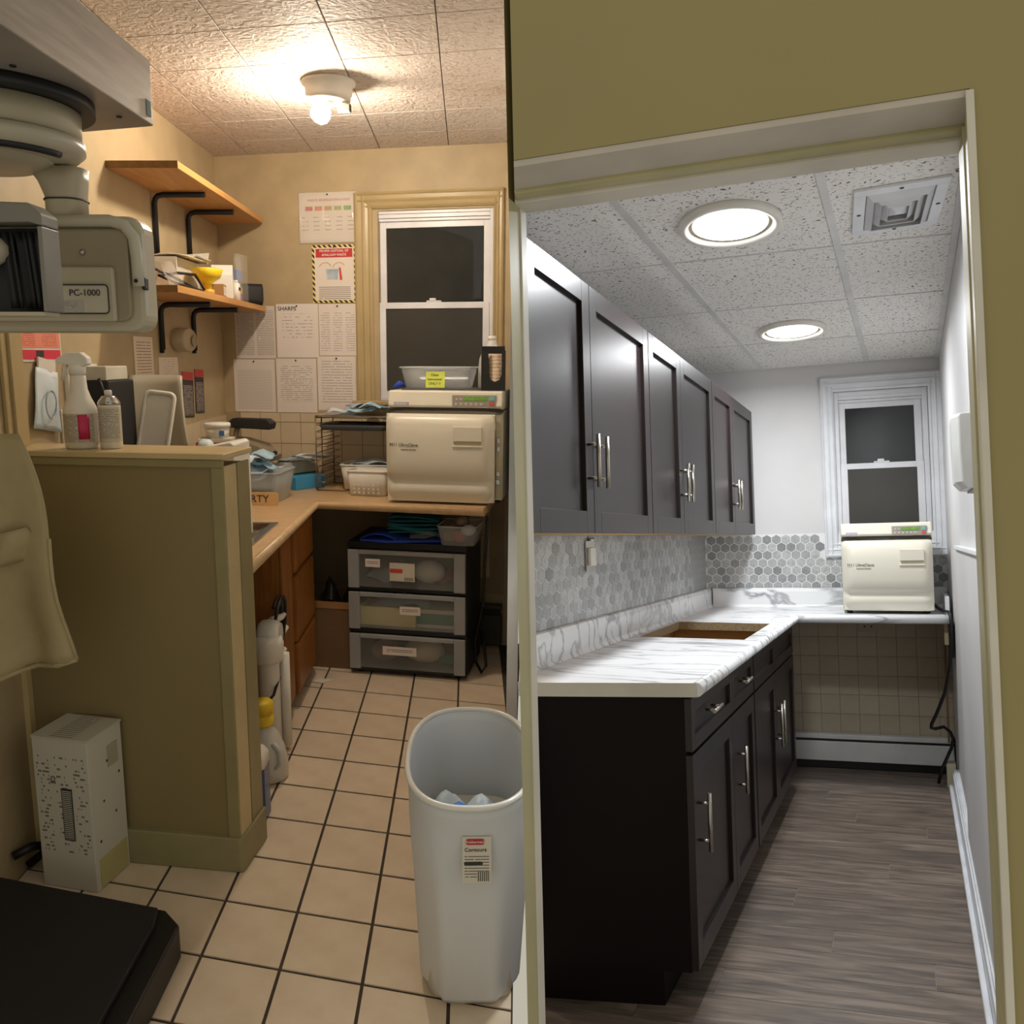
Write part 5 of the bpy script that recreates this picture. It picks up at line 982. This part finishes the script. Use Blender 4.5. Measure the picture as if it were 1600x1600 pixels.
# ------------------------------------------------------------------ cabinets
def shaker(name, par_, x, y0, y1, z0, z1, rail=.058, m='espresso', th=.02):
    """shaker front lying in the plane x, facing +x: four frame members round a recessed panel"""
    d = MB(); g_ = .0018; y0 += g_; y1 -= g_
    for q in ((y0, y0+rail, z0, z1), (y1-rail, y1, z0, z1), (y0+rail, y1-rail, z0, z0+rail), (y0+rail, y1-rail, z1-rail, z1)): d.box(x, x+th, q[0], q[1], q[2], q[3])
    o = d.build(name, m, par_, bevel=.0012); box(x, x+th-.012, y0+rail-.002, y1-rail+.002, z0+rail-.002, z1-rail+.002).build('panel', m, o); return o
def pull(par_, x, y, z, ln, vertical=True, proud=.03):
    h = MB()
    if vertical:
        h.tube([(x+proud, y, z-ln/2), (x+proud, y, z+ln/2)], .0062, 10)
        for q in (-.32, .32): h.tube([(x, y, z+q*ln), (x+proud, y, z+q*ln)], .0045, 8)
    else:
        h.tube([(x+proud, y-ln/2, z), (x+proud, y+ln/2, z)], .0062, 10)
        for q in (-.32, .32): h.tube([(x, y+q*ln, z), (x+proud, y+q*ln, z)], .0045, 8)
    return h.build('handle', 'nickel', par_)
UX = -.82; UZ0, UZ1 = 1.336, 2.055
def upper(label, y0, ym, y1, foot, bevel_y):
    c = thing('wall_cabinet', label, 'cabinet', 'R', (0, 0, 0), 0, 'dark wall cabinets')
    MB().ext(foot, UZ0+.006, UZ1).build('body', 'espresso', c); MB().ext([(a*.999+.0, b) for a, b in foot], UZ0, UZ0+.0055).build('underside', 'plywood', c)
    d1 = shaker('door', c, UX, y0, ym, UZ0, UZ1, .062); d2 = shaker('door', c, UX, ym, y1, UZ0, UZ1, .062)
    pull(d1, UX+.02, ym-.04, 1.54, .15); pull(d2, UX+.02, ym+.04, 1.54, .15); return c
upper('dark wall cabinet nearest the doorway', 1.90, 2.375, 3.008, [(UX, 1.905), (UX, 3.007), (LWX+.009, 3.007), (LWX+.009, 2.50), (-.845, 1.93)], 0)
upper('dark wall cabinet in the middle of the row', 3.012, 3.49, 4.118, [(UX, 3.012), (UX, 4.118), (LWX+.009, 4.118), (LWX+.009, 3.012)], 0)
upper('dark wall cabinet nearest the window wall', 4.122, 4.635, 5.272, [(UX, 4.122), (UX, 5.272), (LWX+.009, 5.272), (LWX+.009, 4.122)], 0)
BX = -.585
ca = thing('base_cabinet', 'dark base cabinet with two drawers nearest the doorway', 'cabinet', 'R', (0, 0, 0), 0, 'dark base cabinets')
fa = [(-1.02, 2.335), (BX, 2.475), (BX, 3.553), (LWX+.004, 3.553), (LWX+.004, 2.51)]
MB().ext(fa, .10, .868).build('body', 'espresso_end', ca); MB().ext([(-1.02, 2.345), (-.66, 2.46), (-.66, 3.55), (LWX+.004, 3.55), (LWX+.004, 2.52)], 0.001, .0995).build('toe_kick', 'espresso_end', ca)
for (y0, y1) in ((2.472, 3.10), (3.10, 3.548)):
    d = shaker('drawer', ca, BX, y0, y1, .713, .862, .042); pull(d, BX+.02, (2.70, 3.27)[y0 > 3], .80, .12, False)
for y0, y1, hy_ in ((2.472, 3.08, 2.535), (3.08, 3.548, 3.16)):
    d = shaker('door', ca, BX, y0, y1, .108, .703, .060); pull(d, BX+.02, hy_, .505, .165)
sbc = thing('base_cabinet', 'dark sink base cabinet under the counter cutout', 'cabinet', 'R', (0, 0, 0), 0, 'dark base cabinets')
w_ = MB()
for q in ((LWX+.004, LWX+.02, 3.557, 4.82), (BX-.016, BX, 3.557, 4.82)): w_.box(q[0], q[1], q[2], q[3], .10, .868)
w_.box(LWX+.02, BX-.016, 3.557, 3.573, .10, .868); w_.box(LWX+.02, BX-.016, 4.80, 4.82, .10, .868); w_.box(LWX+.02, BX-.016, 3.573, 4.80, .10, .116); w_.build('body', 'plywood', sbc)
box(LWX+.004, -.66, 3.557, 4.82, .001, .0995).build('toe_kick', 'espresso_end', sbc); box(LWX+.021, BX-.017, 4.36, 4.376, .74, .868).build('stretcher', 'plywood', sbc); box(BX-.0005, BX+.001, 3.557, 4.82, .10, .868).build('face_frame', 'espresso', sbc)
MB().ext([(LWX+.004, 4.8205), (BX, 4.8205), (BX, 4.835), (LWX+.004, 4.835)], .10, .868).build('end_panel', 'espresso', sbc)
for y0, y1, hy_ in ((3.56, 4.135, 4.09), (4.135, 4.815, 4.18)):
    shaker('false_drawer', sbc, BX+.001, y0, y1, .713, .862, .042); d = shaker('door', sbc, BX+.001, y0, y1, .108, .703, .060); pull(d, BX+.021, hy_, .48, .19)

# ------------------------------------------------------------------ marble counter
mc = thing('countertop', 'white marble-look L-shaped countertop with sink cutout', 'countertop', 'R', (0, 0, 0))
FX2 = -.548; LI = LWX+.0085; cy1, cy2, cx1, cx2 = 3.58, 4.30, -1.03, -.60; icy = 4.80; bd_ = 5.395
tp = MB()
for p in ([(-1.02, 2.302), (FX2, 2.462), (FX2, cy1), (LI, cy1), (LI, 2.49)], [(LI, cy1), (cx1, cy1), (cx1, cy2), (LI, cy2)], [(cx2, cy1), (FX2, cy1), (FX2, cy2), (cx2, cy2)],
          [(LI, cy2), (FX2, cy2), (FX2, icy), (LI, icy)], [(LI, icy), (FX2, icy), (FX2, bk(FX2, bd_)), (LI, bk(LI, bd_))], [(FX2, icy), (RW-.02, bk(RW, bd_)-.60), (RW-.02, bk(RW-.02, bd_)), (FX2, bk(FX2, bd_))]): tp.ext(p, .872, .91)
tp.build('top', 'marble_top', mc)
MB().tube([(FX2, 2.462, .891), (FX2, icy-.003, .891), (RW-.02, bk(RW, bd_)-.602, .891)], .021, 12).build('rolled_edge', 'marble_top', mc)
MB().ext([(-1.015, 2.3005), (FX2+.002, 2.458), (FX2+.002, 2.4605), (-1.015, 2.303)], .871, .9105).build('end_band', 'jamb_white', mc)
ch_ = MB()
for q in ((cx1-.001, cx1+.002, cy1, cy2), (cx2-.002, cx2+.001, cy1, cy2), (cx1, cx2, cy1-.001, cy1+.002), (cx1, cx2, cy2-.002, cy2+.001)): ch_.box(q[0], q[1], q[2], q[3], .8715, .9085)
ch_.build('raw_edge', 'chipboard', mc)
MB().ext([(LI, .9105), (LI+.030, .9105), (LI+.020, .925), (LI+.018, 1.00), (LI+.012, 1.018), (LI, 1.022)], 2.50, bk(LI, bd_)-.004, 'y').build('backsplash', 'marble_top', mc)
o = MB().ext([(0, .9105), (-.030, .9105), (-.020, .925), (-.018, 1.00), (-.012, 1.018), (0, 1.022)], .03, 1.275, 'x').build('backsplash', 'marble_top', mc); o.matrix_local = Matrix.Translation((-1.09, 5.297, 0)) @ Matrix.Rotation(R_(10), 4, 'Z') @ Matrix.Translation((0, -.008, 0))
MB().ext([(RW-.036, 5.0), (RW-.0165, 5.0), (RW-.0165, 5.34), (RW-.036, 5.34)], .9105, 1.0).build('side_splash', 'white_trim', mc, bevel=.002)
br = thing('counter_bracket', 'wooden cleat under the right end of the marble counter', 'bracket', 'R', (.135, 5.0, .0)); box(0, .018, -.03, .12, .76, .870).build('cleat', 'wood_block', br); box(.019, .04, -.06, .10, .70, .868).build('dark_bracket', 'black_plastic', br); box(.005, .016, .32, .35, .20, .759).build('batten', 'kraft', br)

autoclave('cream autoclave with closed door on the white marble counter', 'RB', (.905, -.50, .911), -6, .42, .468, .38, False)
cr = MB(); pts = [(1.10, -.26, .975), (1.135, -.33, .965), (1.15, -.42, .935), (1.155, -.52, .925), (1.158, -.60, .93), (1.160, -.628, .915), (1.161, -.636, .88), (1.160, -.63, .80), (1.152, -.60, .65), (1.136, -.55, .52), (1.112, -.48, .41), (1.093, -.44, .345), (1.092, -.43, .325), (1.112, -.42, .318), (1.155, -.41, .328), (1.186, -.40, .30), (1.202, -.37, .26), (1.198, -.35, .21), (1.175, -.34, .15), (1.15, -.34, .09), (1.135, -.33, .02)]
cr.tube(pts, .0082, 8); one(cr, 'power_cord', 'rubber_black', 'black power cord running from the closed autoclave to the floor', 'cord', 'RB')
jb = thing('junction_box', 'narrow metal switch box with white device in the hexagon tiles', 'switch', 'R', (LWX+.008, 3.14, 1.20)); box(0, .004, -.05, .05, 0, .115).build('box', 'steel', jb); box(.004, .016, -.03, .03, .022, .09).build('device', 'white_plastic', jb, bevel=.002)
MB().lathe([(.012, -.006), (.012, .006)], c=(.008, 0, .122), n=12).build('connector', 'steel', jb)
dp = thing('towel_dispenser', 'pale grey wall dispenser beside the doorway edge', 'dispenser', 'R', (RW-.0005, 2.93, 1.44))
MB().loft([[(-(.062+b)*q, y, z) for q, y in ((0, -.12), (.75, -.12), (1, -.08), (1, .08), (.75, .12), (0, .12))] for z, b in ((0, -.02), (.02, -.004), (.12, .0), (.205, .0), (.215, -.006))], smooth=False).build('body', 'dispenser_grey', dp, bevel=.004)
MB().loft([[(-(.02+.0)*q, y, z) for q, y in ((0, -.11), (1, -.11), (1, .11), (0, .11))] for z in (-.006, -.0005)], smooth=False).build('base_plate', 'device_dark', dp)
